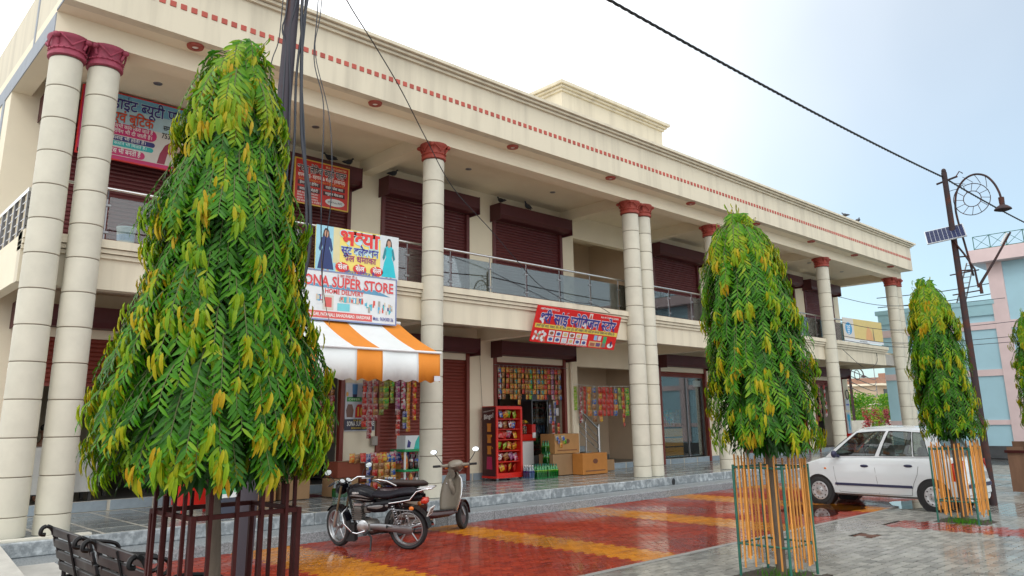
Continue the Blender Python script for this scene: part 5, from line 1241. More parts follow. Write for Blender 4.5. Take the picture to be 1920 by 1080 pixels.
for x in (-.34,.34):
    INT.bbox(x-.22,x+.22,-.02,.10,.80,1.16,.04); INT.bbox(x-.12,x+.12,-.02,.07,1.17,1.32,.03)
o = INT.build('front_seats', 'seat_grey', body)
INT = MB().bbox(-.6,.6,-1.02,-.90,.8,1.16,.04)
for x in (-.33,.33): INT.bbox(x-.12,x+.12,-1.02,-.93,1.165,1.30,.03)
INT.build('rear_seat', 'seat_grey', body)
MB().bbox(-.66,.66,.55,.95,.85,1.0,.03).build('dashboard', 'car_glassrim', body)
MB().tube([(.33+.17*math.cos(a), .48+.05*math.sin(a), 1.02+.16*math.sin(a)) for a in [2*math.pi*k/20 for k in range(21)]], .014, 6).build('steering_wheel', 'black', body)
def car_wheel(x, y, s_):
    w_ = MB().lathe([(.185,-.075),(.235,-.082),(.262,-.07),(.272,-.04),(.274,0),(.272,.04),(.262,.07),(.235,.082),(.185,.075)], (x,y,.272), 'x', 32, True).build('wheel', 'rubber', CAR, smooth=45)
    d = s_*.068; hb = MB().lathe([(0,d+s_*.014),(.05,d+s_*.016),(.075,d+s_*.006),(.125,d+s_*.010),(.165,d+s_*.016),(.182,d+s_*.012),(.186,d-s_*.01),(.186,d-s_*.05),(0,d-s_*.05)], (x,y,.272), 'x', 32).build('hub_cap', 'hubcap', w_, smooth=40)
    hl = MB()
    for k in range(10):
        a = 2*math.pi*k/10; hl.ell((x+d+s_*.012, y+.148*math.cos(a), .272+.148*math.sin(a)), .006, .018, .014, 8, 4)
    for k in range(5):
        a = 2*math.pi*(k+.5)/5; hl.ell((x+d+s_*.012, y+.062*math.cos(a), .272+.062*math.sin(a)), .006, .012, .012, 8, 4)
    hl.build('hub_holes', 'black', w_)
for s_ in (-1,1): car_wheel(s_*.675, 1.15, s_); car_wheel(s_*.675, -1.18, s_)

# motorcycle (x forward, y to its left, z up)
mat('moto_black', (.004,.004,.007), .25, spec=.2, coat=.08); mat('moto_silver', (.20,.20,.20), .3, .3); mat('vinyl', (.008,.008,.014), .55, spec=.3, bump=.3, bscale=70); mat('fork_brown', (.20,.16,.10), .4, .5); mat('exhaust', (.16,.13,.11), .4, .8, var=.3, scale=8)
def wheel_y(par, x, z, R_, tw, rim, rim_r, m='alu', spokes=5, y=0, rub='rubber', X=Matrix()):
    w_ = MB().lathe([(R_*.80,-tw*.8),(R_*.90,-tw),(R_*.97,-tw*.75),(R_,-tw*.25),(R_,tw*.25),(R_*.97,tw*.75),(R_*.90,tw),(R_*.80,tw*.8)], (x,y,z), 'y', 36, True).xf(X).build('wheel', rub, par, smooth=45)
    MB().lathe([(R_*.81,-tw*.75),(R_*.76,-tw*.8),(R_*.72,-tw*.4),(R_*.72,tw*.4),(R_*.76,tw*.8),(R_*.81,tw*.75)], (x,y,z), 'y', 36, True).xf(X).build('rim', m, w_, smooth=45)
    MB().lathe([(0,-.05),(.045,-.05),(.055,-.03),(.055,.03),(.045,.05),(0,.05)], (x,y,z), 'y', 16).xf(X).build('hub', m, w_, smooth=45)
    for k in range(spokes):
        a = 2*math.pi*k/spokes + .3; MB().tube([(x+.04*math.cos(a),y,z+.04*math.sin(a)),(x+R_*.74*math.cos(a),y,z+R_*.74*math.sin(a))], [.016,.010], 6).xf(X).build('spoke', m, w_, smooth=60)
    return w_
MO = thing('motorcycle', 'black motorcycle with chrome grab rail leaning on its side stand', 'motorcycle', (6.58,10.00,0), local=True, rot=Matrix.Rotation(R(122.5),4,'Z').to_euler())
MO.scale = (.95,.95,.95); MO.rotation_mode = 'XYZ'; MO.rotation_euler = (Matrix.Rotation(R(122.5),3,'Z') @ Matrix.Rotation(R(-7),3,'X')).to_euler()
FS = Matrix.Translation((.44,0,0)) @ Matrix.Rotation(R(-30),4,'Z') @ Matrix.Translation((-.44,0,0))
FRONT = {'fork_lower','fork_tube','front_fender','headlamp_cowl','headlamp_glass','instrument','dial','handlebar','grip','lever','mirror_stalk','mirror_shell','mirror_glass'}
P = lambda b, n, m, s_=50, par=None: (b.xf(FS) if n in FRONT else b).build(n, m, par or MO, smooth=s_)
wheel_y(MO, .62, .30, .305, .048, 1, 1, X=FS); wheel_y(MO, -.60, .30, .305, .056, 1, 1)
for s_ in (-1,1):
    P(MB().tube([(.62,s_*.085,.30),(.545,s_*.085,.52),(.535,s_*.085,.55)], [.028,.028,.024], 10), 'fork_lower', 'alu')
    P(MB().tube([(.54,s_*.085,.53),(.41,s_*.085,.93)], .017, 8), 'fork_tube', 'fork_brown')
    sp = []
    for k in range(80): a = k*.62; t = k/79; sp.append((-.50+.10*t+.036*math.cos(a), s_*.135+.036*math.sin(a), .40+.27*t))
    P(MB().tube(sp, .006, 4), 'shock_spring', 'chrome'); P(MB().tube([(-.52,s_*.135,.36),(-.38,s_*.135,.70)], .016, 8), 'shock_absorber', 'black')
P(MB().loft([[(.62+.318*math.cos(a), y, .30+.318*math.sin(a)) for y in (-.055,-.03,.03,.055)] + [(.62+.310*math.cos(a), y, .30+.310*math.sin(a)) for y in (.055,-.055)] for a in [R(38+10*k) for k in range(13)]]), 'front_fender', 'moto_black')
P(MB().bbox(.26,.42,-.06,.06,.10,.36,.01), 'mud_flap', 'rubber', None)
P(MB().loft([[(-.60+.345*math.cos(a), y, .30+.345*math.sin(a)) for y in (-.075,-.04,.04,.075)] + [(-.60+.332*math.cos(a), y, .30+.332*math.sin(a)) for y in (.075,-.075)] for a in [R(60+13*k) for k in range(10)]]), 'rear_fender', 'moto_black')
tank = P(body_x([(.37,0,.84,.05,.06),(.33,0,.835,.115,.10),(.24,0,.83,.15,.13),(.12,0,.81,.155,.13),(.0,0,.785,.135,.11),(-.08,0,.765,.10,.085)], 18), 'fuel_tank', 'moto_black', 60)
for s_ in (-1,1):
    P(MB().add([(.30,s_*.142,.80),(.22,s_*.160,.80),(.10,s_*.163,.79),(-.04,s_*.135,.765),(.10,s_*.164,.815),(.22,s_*.162,.83)], [(0,1,2,3,4,5)]), 'tank_stripe', 'moto_silver', None, tank)
    P(MB().add([(.28,s_*.140,.755),(.10,s_*.162,.745),(-.06,s_*.13,.73),(.10,s_*.163,.765)], [(0,1,2,3)]), 'tank_stripe', 'moto_silver', None, tank)
V, F, wd = glyphs('HERO', .03); P(MB().add([(.24-p[0]*  .11/wd, .1655, .835+p[1]*.035) for p in V], F), 'lettering', pm(WHT), None, tank)
P(MB().lathe([(0,.012),(.035,.010),(.04,0),(0,0)], (.20,0,.938), 'z', 16), 'fuel_cap', 'chrome', 50, tank)
P(body_x([(-.02,0,.80,.09,.03),(-.10,0,.80,.125,.045),(-.25,0,.79,.14,.05),(-.36,0,.80,.145,.055),(-.50,0,.835,.15,.055),(-.66,0,.85,.14,.05),(-.76,0,.85,.10,.03)], 16), 'seat', 'vinyl', 60)
for s_ in (-1,1):
    pn = P(body_x([(.02,s_*.12,.62,.012,.04),(-.10,s_*.135,.63,.016,.075),(-.28,s_*.145,.65,.016,.08),(-.40,s_*.14,.68,.012,.05)], 12), 'side_panel', 'moto_black', 60)
    P(body_x([(.0,s_*.138,.635,.006,.012),(-.15,s_*.152,.64,.008,.03),(-.34,s_*.154,.665,.006,.018)], 10), 'panel_stripe', 'moto_silver', 60, pn)
    P(body_x([(-.34,s_*.13,.73,.012,.02),(-.52,s_*.135,.745,.014,.04),(-.72,s_*.12,.765,.012,.04),(-.86,s_*.07,.775,.01,.025)], 10), 'tail_panel', 'moto_black', 60)
    P(MB().tube([(-.36,s_*.165,.70),(-.52,s_*.175,.725),(-.70,s_*.17,.755),(-.80,s_*.15,.87),(-.92,s_*.13,.90),(-1.02,s_*.11,.905),(-1.02,s_*.04,.905)], .011, 8), 'grab_rail', 'chrome', 60)
for y in (-.06,0,.06): P(MB().tube([(-.78,y,.895),(-1.02,y,.905)], .007, 6), 'rack_bar', 'chrome', 60)
P(MB().tube([(-1.02,-.11,.905),(-1.02,.11,.905)], .009, 6), 'rack_bar', 'chrome', 60)
P(MB().bbox(-.93,-.82,-.065,.065,.67,.76,.02), 'tail_lamp', 'tail_red', 50); P(MB().ell((-.72,.17,.63),.04,.025,.03,10,6), 'indicator', 'lamp_orange', 60); P(MB().ell((-.72,-.17,.63),.04,.025,.03,10,6), 'indicator', 'lamp_orange', 60)
pl_ = P(MB().bbox(-.008,.008,-.10,.10,-.07,.07,.003).xf(Matrix.Translation((-.965,.0,.56)) @ Matrix.Rotation(R(-25),4,'Y')), 'number_plate', pm((.62,.64,.62)), None)
for r_, t in enumerate(('UK08','6264')):
    V, F, wd = glyphs(t, .03); P(MB().add([(-.0095, .07-p[0]*.14/wd, .01-.05*r_+p[1]*.05) for p in V], F).xf(Matrix.Translation((-.965,0,.56)) @ Matrix.Rotation(R(-25),4,'Y')), 'lettering', pm(BLK), None, pl_)
P(MB().bbox(-.10,.20,-.11,.11,.24,.42,.04), 'crankcase', 'alu_dirty', 40)
for s_ in (-1,1): P(MB().lathe([(0,.02),(.07,.018),(.095,0),(.095,-.03)] if s_ > 0 else [(.095,.03),(.095,0),(.07,-.018),(0,-.02)], (.10,s_*.115,.34), 'y', 20), 'engine_cover', 'alu', 50)
cy_ = P(MB().bbox(.14,.26,-.075,.075,.42,.62,.01), 'cylinder', 'alu_dirty', None)
for k in range(6): P(MB().box(.115,.285,-.095,.095,.435+.03*k,.444+.03*k), 'fin', 'alu_dirty', None, cy_)
P(MB().bbox(.12,.28,-.07,.07,.62,.69,.02), 'cylinder_head', 'alu', None); P(MB().bbox(.0,.12,-.05,.05,.52,.62,.02), 'carburettor', 'alu_dirty', None)
P(MB().tube([(.28,-.05,.60),(.36,-.08,.50),(.32,-.12,.28),(.05,-.15,.20),(-.3,-.16,.24)], .022, 10), 'exhaust_pipe', 'exhaust', 60); P(MB().tube([(-.25,-.17,.24),(-.40,-.175,.27),(-.95,-.18,.36)], [.03,.045,.045], 12), 'silencer', 'chrome', 60)
P(MB().tube([(.40,0,.88),(.33,0,.60),(.26,0,.26),(.0,0,.21),(-.25,0,.24),(-.30,0,.42)], .02, 8), 'frame_tube', 'black', 60); P(MB().tube([(.40,0,.88),(.10,0,.72),(-.40,0,.70),(-.80,0,.72)], .02, 8), 'frame_tube', 'black', 60)
P(body_x([(-.02,.10,.34,.02,.05),(-.2,.11,.34,.022,.055),(-.45,.11,.32,.022,.055),(-.60,.11,.31,.02,.07),(-.70,.11,.30,.015,.04)], 10), 'chain_cover', 'steel_dark', 60)
P(MB().tube([(.06,.10,.30),(-.06,.16,.20),(-.10,.30,.02)], .013, 8).tube([(-.10,.30,.018),(-.13,.36,.012)], .018, 6), 'side_stand', 'black', 60)
P(MB().tube([(.0,-.12,.24),(.0,.20,.26)], .012, 6).bbox(-.02,.03,.15,.27,.25,.285,.008), 'foot_peg', 'rubber', None); P(MB().tube([(-.30,.12,.36),(-.34,.22,.36)], .014, 6), 'foot_peg', 'rubber', 60); P(MB().tube([(.06,.13,.28),(.16,.20,.26),(.22,.22,.28)], .010, 6), 'gear_lever', 'chrome', 60)
P(MB().tube([(.36,.03,.62),(.40,.18,.55),(.37,.21,.40),(.28,.14,.27)], .013, 8), 'leg_guard', 'chrome', 60); P(MB().tube([(.36,-.03,.62),(.40,-.18,.55),(.37,-.21,.40),(.28,-.14,.27)], .013, 8), 'leg_guard', 'chrome', 60)
for k in range(5): P(MB().tube([(-.42-.06*k,.19,.62),(-.46-.06*k,.20,.46),(-.44-.05*k,.19,.38)], .006, 5), 'guard_wire', 'steel_dark', 60)
P(MB().tube([(-.36,.19,.62),(-.74,.19,.60),(-.80,.19,.48),(-.70,.19,.38),(-.40,.19,.38)], .008, 6), 'guard_frame', 'steel_dark', 60)
hl_ = P(body_x([(.60,0,.86,.05,.06),(.57,0,.87,.085,.09),(.50,0,.88,.09,.10),(.44,0,.90,.07,.08)], 16), 'headlamp_cowl', 'moto_black', 60); P(MB().lathe([(0,.02),(.055,.012),(.065,0)], (.59,0,.86), 'x', 20), 'headlamp_glass', 'lamp_clear', 60, hl_)
for y in (-.055,.055):
    c_ = P(MB().lathe([(0,-.03),(.045,-.028),(.05,0),(.045,.006),(0,.006)], (0,0,0), 'z', 18).xf(Matrix.Translation((.42,y,1.0)) @ Matrix.Rotation(R(-38),4,'Y')), 'instrument', 'black', 50); P(MB().lathe([(0,.001),(.038,.001)], (0,0,.008), 'z', 18).xf(Matrix.Translation((.42,y,1.0)) @ Matrix.Rotation(R(-38),4,'Y')), 'dial', pm((.75,.78,.80)), None, c_)
for s_ in (-1,1):
    P(MB().tube([(.41,s_*.02,.96),(.40,s_*.10,.985),(.36,s_*.18,1.035),(.27,s_*.33,1.02)], .012, 8), 'handlebar', 'chrome', 60); P(MB().tube([(.30,s_*.28,1.025),(.23,s_*.40,1.01)], .018, 8), 'grip', 'rubber', 60)
    P(MB().tube([(.36,s_*.26,1.0),(.30,s_*.40,.985)], .006, 5), 'lever', 'chrome', 60)
    mr_ = P(MB().tube([(.33,s_*.24,1.03),(.36,s_*.30,1.12),(.34,s_*.36,1.17)], .006, 6), 'mirror_stalk', 'black', 60)
    P(MB().ell((.335,s_*.37,1.19),.018,.065,.042,14,8), 'mirror_shell', 'black', 60, mr_); P(MB().lathe([(0,.001),(.055,0)], (0,0,0), 'x', 18).xf(Matrix.Translation((.316,s_*.37,1.19)) @ Matrix.Diagonal((1,1.05,.68,1)) @ Matrix.Rotation(R(180),4,'Z')), 'mirror_glass', 'mirror', None, mr_)

# scooter
mat('scooter_maroon', (.035,.011,.013), .25, coat=.25, var=.1, scale=3); mat('scooter_beige', (.22,.19,.15), .4, var=.08, scale=4); mat('seat_brown', (.04,.025,.022), .5)
SO = thing('scooter', 'maroon scooter with a grey brown leg shield parked beside the motorcycle', 'scooter', (8.11,10.62,0), local=True)
SO.scale = (1.04,1.04,1.04); SO.rotation_euler = (Matrix.Rotation(R(-4),3,'Z') @ Matrix.Rotation(R(-5),3,'X')).to_euler()
P = lambda b, n, m, s_=50, par=None: b.build(n, m, par or SO, smooth=s_)
fw = Matrix.Translation((.62,0,0)) @ Matrix.Rotation(R(34),4,'Z') @ Matrix.Translation((-.62,0,0))
wf_ = MB().lathe([(.15,-.04),(.18,-.048),(.205,-.036),(.212,-.012),(.212,.012),(.205,.036),(.18,.048),(.15,.04)], (.62,0,.212), 'y', 30, True).xf(fw).build('wheel', 'rubber', SO, smooth=45)
MB().lathe([(0,-.03),(.05,-.032),(.152,-.02),(.158,-.035),(.158,.035),(.152,.02),(.05,.032),(0,.03)], (.62,0,.212), 'y', 24).xf(fw).build('rim', 'steel_dark', wf_, smooth=45)
wheel_y(SO, -.60, .212, .212, .048, 1, 1, 'steel_dark', 3)
P(MB().loft([[(.62+.245*math.cos(a), y, .212+.245*math.sin(a)) for y in (-.06,-.035,.035,.06)] + [(.62+.235*math.cos(a), y, .212+.235*math.sin(a)) for y in (.06,-.06)] for a in [R(5+15*k) for k in range(11)]]).xf(fw), 'front_fender', 'scooter_maroon')
for s_ in (-1,1): P(MB().tube([(.62,s_*.075,.212),(.50,s_*.06,.52)], .02, 8), 'fork', 'steel_dark', 60)
# leg shield: curved panel, beige towards the rider, maroon towards the front
def shield(u, w, off):
    x = .36 + .14*w - .06*(1-(2*u-1)**2)*0 + .07*(1-(2*u-1)**2) + off; hw = .23 + .06*math.sin(math.pi*min(1, w*1.15)) - .10*max(0, w-.78)/.22
    return (x - .04*max(0,(w-.8))*5*.6, (2*u-1)*hw, .30 + .60*w)
for nm, off, m in (('leg_shield_inside', -.012, 'scooter_beige'), ('leg_shield_front', .012, 'scooter_maroon')):
    n = 10; v = [shield(i/n, j/n, off) for i in range(n+1) for j in range(n+1)]
    b = MB().add(v, [(i*(n+1)+j, (i+1)*(n+1)+j, (i+1)*(n+1)+j+1, i*(n+1)+j+1) for i in range(n) for j in range(n)]); o = P(b, nm, m, 60); o.modifiers.new('s', 'SOLIDIFY').thickness = .012
for s_ in (0, 1): P(MB().tube([shield(s_, k/10, 0) for k in range(11)], .009, 6), 'shield_trim', 'chrome', 60)
P(body_x([(.46,0,.62,.06,.10),(.42,0,.70,.05,.10),(.38,0,.72,.03,.06)], 12), 'glove_box', 'scooter_beige', 60); P(MB().lathe([(0,-.008),(.018,-.006),(.02,0)], (.375,.06,.72), 'x', 12), 'key_lock', 'chrome', 60)
hd = P(body_x([(.56,0,.97,.05,.045),(.52,0,.98,.10,.075),(.45,0,1.0,.13,.085),(.38,0,1.01,.12,.06),(.33,0,1.0,.07,.03)], 16).xf(fw), 'handlebar_cover', 'scooter_beige', 60)
P(body_x([(.46,0,.86,.08,.06),(.44,0,.93,.07,.06),(.40,0,.96,.05,.04)], 12), 'steering_neck', 'scooter_beige', 60)
P(MB().lathe([(0,.02),(.06,.01),(.068,0)], (.565,0,.965), 'x', 18).xf(fw), 'headlamp', 'lamp_clear', 60, hd)
for s_ in (-1,1):
    P(body_x([(.0,0,0,.03,.03),(.06,0,0,.026,.026),(.14,0,0,.02,.02)], 10).xf(fw @ Matrix.Translation((.43,s_*.12,1.0)) @ Matrix.Rotation(R(s_*100),4,'Z')), 'handlebar_arm', 'scooter_beige', 60)
    P(MB().tube([(.405,s_*.25,1.0),(.375,s_*.38,1.0)], .019, 8).xf(fw), 'grip', 'rubber', 60); P(MB().tube([(.46,s_*.22,.99),(.44,s_*.36,.985)], .007, 6).xf(fw), 'brake_lever', 'chrome', 60)
    P(MB().ell((.455,s_*.17,.965),.03,.035,.02,8,6).xf(fw), 'indicator', 'lamp_orange', 60, hd)
    mr_ = P(MB().tube([(.42,s_*.22,1.02),(.44,s_*.30,1.12),(.42,s_*.36,1.20)], .006, 6).xf(fw), 'mirror_stalk', 'black', 60)
    P(MB().ell((.42,s_*.37,1.23),.016,.062,.040,14,8).xf(fw), 'mirror_shell', 'black', 60, mr_); P(MB().lathe([(0,.001),(.058,0)], (0,0,0), 'x', 18).xf(fw @ Matrix.Translation((.403,s_*.37,1.23)) @ Matrix.Diagonal((1,.95,.60,1)) @ Matrix.Rotation(R(180),4,'Z')), 'mirror_glass', 'mirror', None, mr_)
P(body_x([(.40,0,.29,.20,.03),(.25,0,.265,.205,.05),(.0,0,.26,.20,.055),(-.15,0,.27,.19,.06)], 16, 4), 'floorboard', 'scooter_maroon', 50); P(MB().bbox(-.12,.36,-.15,.15,.312,.322,.004), 'floor_mat', 'rubber', None)
P(body_x([(-.12,0,.42,.12,.12),(-.20,0,.50,.17,.20),(-.40,0,.54,.20,.19),(-.62,0,.58,.19,.16),(-.82,0,.64,.13,.10),(-.92,0,.68,.06,.05)], 18), 'rear_body', 'scooter_maroon', 60)
for s_ in (-1,1): P(body_x([(-.22,s_*.165,.46,.012,.03),(-.42,s_*.198,.50,.012,.06),(-.62,s_*.188,.55,.012,.05),(-.76,s_*.15,.60,.01,.02)], 10), 'body_panel', 'scooter_beige', 60)
P(body_x([(-.06,0,.74,.08,.03),(-.14,0,.755,.13,.05),(-.35,0,.765,.15,.055),(-.60,0,.785,.145,.055),(-.80,0,.80,.11,.04),(-.86,0,.80,.06,.02)], 16), 'seat', 'seat_brown', 60)
P(MB().tube([(-.70,.15,.74),(-.86,.14,.82),(-.98,.09,.85),(-1.0,0,.855),(-.98,-.09,.85),(-.86,-.14,.82),(-.70,-.15,.74)], .014, 8), 'grab_rail', 'steel', 60)
P(MB().bbox(-.97,-.90,-.07,.07,.60,.68,.02), 'tail_lamp', 'tail_red'); P(MB().bbox(-.50,-.20,-.10,.10,.16,.34,.03), 'engine', 'alu_dirty', None); P(MB().tube([(-.35,-.16,.26),(-.80,-.18,.30)], [.03,.05], 12), 'silencer', 'exhaust', 60)
P(MB().tube([(-.15,.12,.24),(-.22,.15,.02)], .012, 6).tube([(-.15,-.12,.24),(-.22,-.15,.02)], .012, 6).tube([(-.22,-.15,.02),(-.22,.15,.02)], .012, 6), 'centre_stand', 'black', 60)
P(MB().bbox(-1.0,-.985,-.09,.09,.46,.56,.003), 'number_plate', pm((.62,.64,.62)), None)
# ------------------------------------------------------------------ poles, lamps and wires
mat('pole_steel', (.065,.058,.07), .65, .0, spec=.2, col2=(.085,.04,.03), scale=3.5, c2lo=.50, c2hi=.62, stretch=(1,1,.35), bump=.2, bscale=40)
mat('pole_rust', (.045,.032,.034), .7, .0, spec=.2, col2=(.08,.032,.024), scale=5, c2lo=.48, c2hi=.62)
def crv(pts, n=6):
    """Catmull-Rom through the points"""
    pts = [Vector(p) for p in pts]; out_ = []
    for i in range(len(pts)-1):
        p0, p1, p2, p3 = pts[max(0,i-1)], pts[i], pts[i+1], pts[min(len(pts)-1,i+2)]
        for k in range(n):
            t = k/n; out_.append(.5*((2*p1)+(p2-p0)*t+(2*p0-5*p1+4*p2-p3)*t*t+(3*p1-p0-3*p2+p3)*t**3))
    return [p[:] for p in out_ + [pts[-1]]]
EP = thing('electric_pole', 'tall bundled cable electric pole standing behind the largest tree', 'pole', (3.83,8.31,0))
MB().tube([(3.83,8.31,-.1),(3.90,8.28,2.6),(4.01,8.22,7.0),(4.06,8.20,9.4)], [.105,.098,.083,.07], 14).build('pole_shaft', 'pole_steel', EP, smooth=60)
for i, (pts, r_) in enumerate((([(4.12,8.14,9.3),(4.13,8.11,7.0),(4.11,8.11,6.1),(4.17,8.09,5.3),(4.24,8.07,4.5),(4.25,8.05,3.8),(4.10,8.12,2.9),(4.0,8.2,2.0)], .018),([(4.10,8.10,9.3),(4.08,8.11,7.0),(4.10,8.10,6.4),(4.15,8.08,5.2),(4.27,8.03,4.4),(4.29,8.02,3.75),(4.22,8.06,3.2)], .02),([(4.00,8.12,9.3),(4.02,8.12,7.2),(3.96,8.16,6.5),(4.0,8.13,5.6),(4.02,8.14,4.6),(3.98,8.16,3.6)], .012),([(3.95,8.16,9.3),(3.92,8.18,7.0),(3.88,8.20,6.55),(3.93,8.18,6.3),(3.92,8.16,5.6),(3.95,8.17,4.6)], .010),([(4.08,8.12,9.2),(4.16,8.09,7.4),(4.10,8.11,6.6),(4.06,8.12,5.9),(4.08,8.12,5.0),(4.04,8.14,4.0)], .015))):
    MB().tube(crv(pts), r_, 6).build('cable', 'cable', EP, smooth=60)
def wire(label, pts, r_=.006, m='cable', n=6): return MB().tube(crv(pts, n), r_, 5).build('wire', m, label=label, cat='wire', smooth=60)
wire('thin drop wire hanging beside the pole down to the yellow sign', [(4.26,8.04,9.2),(4.26,8.04,7.0),(4.25,8.05,6.2),(4.37,7.98,5.6),(4.39,7.98,4.7),(4.6,8.3,3.9),(6.9,12.3,3.9)], .007)
wire('second thin drop wire crossing the red tiles beside the pole', [(4.33,8.0,9.2),(4.30,8.02,7.0),(4.26,8.05,6.3),(4.45,7.95,5.4),(4.50,7.93,4.4),(4.8,8.6,3.6),(7.0,12.2,3.5)], .006)
wire('short loose wire end left of the pole above the tree top', [(3.95,8.2,9.2),(3.88,8.23,6.95),(3.86,8.24,6.4),(3.80,8.27,6.1),(3.79,8.28,5.7)], .007)
wire('long black wire falling across the facade to the provision store sign', [(4.0,7.6,7.5),(4.82,8.3,7.36),(5.77,9.1,7.37),(6.78,9.84,7.2),(7.85,10.52,6.75),(8.97,11.14,6.21),(10.3,11.55,5.67),(11.48,12.06,5.30),(12.6,12.40,4.86),(13.6,12.45,4.60),(14.4,12.30,4.56),(15.0,12.30,4.40)], .009)
wire('sagging wire strung under the far balcony', [(28.5,12.35,4.2),(30.5,12.45,3.6),(31.9,12.52,3.85),(32.0,12.53,4.4)], .01)
for k, (z0, z1, y1) in enumerate(((5.25,5.55,8.2),(4.75,4.95,7.5),(4.60,4.72,7.2),(6.2,6.55,8.9))):
    wire(('upper','middle','lower','highest')[k]+' service wire from the far columns to the blue building', [(28.0,12.1,z0-.1),(31.0,11.6,z0-.22),(34,10.2,(z0+z1)/2-.2),(37.0,y1,z1)], .012)
# twisted overhead cable
TC = thing('overhead_cable', 'thick twisted black cable running overhead to the lamp pole', 'cable', (12,5.1,6.6))
def tw_path(ph):
    o_ = []; n = 520
    for k in range(n+1):
        t = k/n; x = -6 + 31*t; y = 4.95 + .18*max(0, min(1, (x+6)/23.9)) - (.3*(x-17.9)/7 if x > 17.9 else 0)
        z = 6.85 + (.0022*(x-17.9)*(x+6) if x < 17.9 else .004*(x-17.9)*(x-28) - .012*(x-17.9)); a = 2*math.pi*x/.42 + ph
        o_.append((x, y+.012*math.cos(a), z+.012*math.sin(a)))
    return o_
for k in range(3): MB().tube(tw_path(2.1*k), .0105, 5).build('strand', 'black', TC, smooth=60)
# lamp pole with swan-neck lamp, solar panel and solar lamp
LP = thing('lamp_pole', 'rusty lamp pole with a spiral swan neck lamp and a solar panel', 'lamp pole', (17.9,5.1,0))
MB().tube([(17.9,5.1,-.05),(17.9,5.1,3),(17.9,5.1,6.95)], [.078,.068,.056], 14).build('pole_shaft', 'pole_rust', LP, smooth=60)
MB().tube([(17.9,5.28,6.72),(17.9,4.85,6.80)], .022, 6).ell((17.9,5.1,6.98),.05,.05,.06).tube([(17.9,4.88,6.80),(17.9,4.80,6.9),(17.9,4.74,6.84)], .012, 5).build('cable_clamp', 'pole_rust', LP, smooth=60)
arm = [(18.0,4.86,4.62),(18.0,4.93,5.3),(18.0,5.0,5.9),(18.0,5.0,6.2),(18.0,4.93,6.50),(18.0,4.76,6.72),(18.0,4.55,6.79),(18.0,4.35,6.71),(18.0,4.22,6.52),(18.0,4.15,6.30),(18.0,4.13,6.12)]
an = MB().tube(crv(arm), .022, 8).build('swan_neck', 'pole_rust', LP, smooth=60)
for z in (4.75,5.05): MB().tube([(17.92,5.08,z),(18.0,4.88,z)], .016, 6).build('bracket', 'pole_rust', LP)
cy, cz = 4.66, 6.27
def circ(r_): return [(18.0, cy+r_*math.cos(a), cz+r_*math.sin(a)) for a in [2*math.pi*k/32 for k in range(33)]]
MB().tube(circ(.17), .009, 5).build('spiral_ring', 'pole_rust', an, smooth=60)
MB().tube([(18.0, cy+(.33+.04*k/32)*math.cos(2*math.pi*k/32+1.2), cz+(.33+.04*k/32)*math.sin(2*math.pi*k/32+1.2)) for k in range(33)], .009, 5).build('spiral_ring', 'pole_rust', an, smooth=60)
for k in range(12):
    a = 2*math.pi*k/12; MB().tube([(18.0,cy+.17*math.cos(a),cz+.17*math.sin(a)),(18.0,cy+.35*math.cos(a+.12),cz+.35*math.sin(a+.12))], .006, 4).build('spoke', 'pole_rust', an)
for k in range(5):
    a = .9+.42*k; MB().tube([(18.0,cy+.36*math.cos(a),cz+.36*math.sin(a)),(18.0,cy+.45*math.cos(a-.25),cz+.45*math.sin(a-.25)),(18.0,cy+.53*math.cos(a-.4),cz+.53*math.sin(a-.4))], .006, 4).build('spoke', 'pole_rust', an)
MB().lathe([(0,.22),(.055,.22),(.05,.06),(.10,.03),(.155,-.02),(.165,-.045),(.08,-.075),(0,-.09)], (18.0,4.13,5.96), seg=20).build('lamp_head', 'pole_rust', LP, smooth=45)
_ex = Vector((.27,-.955,.12)).normalized(); _n = Vector((-.64,-.18,.74)); _ey = _n.cross(_ex).normalized(); _n = _ex.cross(_ey)
pn = Matrix.Translation((17.78,5.22,5.56)) @ Matrix((_ex, _ey, _n)).transposed().to_4x4()
mat('solar_cell', (.015,.022,.07), .5, spec=.2, var=.2, scale=14); mat('frame_alu', (.55,.58,.60), .35, .6)
SP = MB().box(-.38,.38,-.27,.27,-.012,.012).xf(pn).build('solar_panel', 'frame_alu', LP)
for i in range(9):
    for j in range(4):
        x, y = -.36+.0805*i, -.25+.1255*j; MB().box(x,x+.0745,y,y+.119,.012,.0155).xf(pn).build('solar_cell', 'solar_cell', SP)
MB().tube([(17.82,5.15,5.50),(17.9,4.95,5.1),(17.93,4.80,4.75),(17.93,4.78,4.35)], .022, 6).build('panel_strut', 'pole_rust', LP, smooth=60)
for z in (4.25,4.68): MB().tube([(17.9,5.28,z),(17.93,4.72,z+.04)], .014, 6).build('bracket', 'pole_rust', LP)
MB().tube([(17.94,4.74,4.22),(17.94,4.74,4.42),(18.05,4.40,4.95),(18.15,4.10,5.45)], [.035,.03,.024,.02], 8).build('solar_lamp_arm', 'pole_rust', LP, smooth=60)
MB().bbox(-.06,.06,-.13,.13,-.018,.018,.008).xf(Matrix.Translation((18.12,4.22,5.32)) @ Matrix.Rotation(R(-58),4,'X')).build('solar_lamp', 'white_plastic', LP)

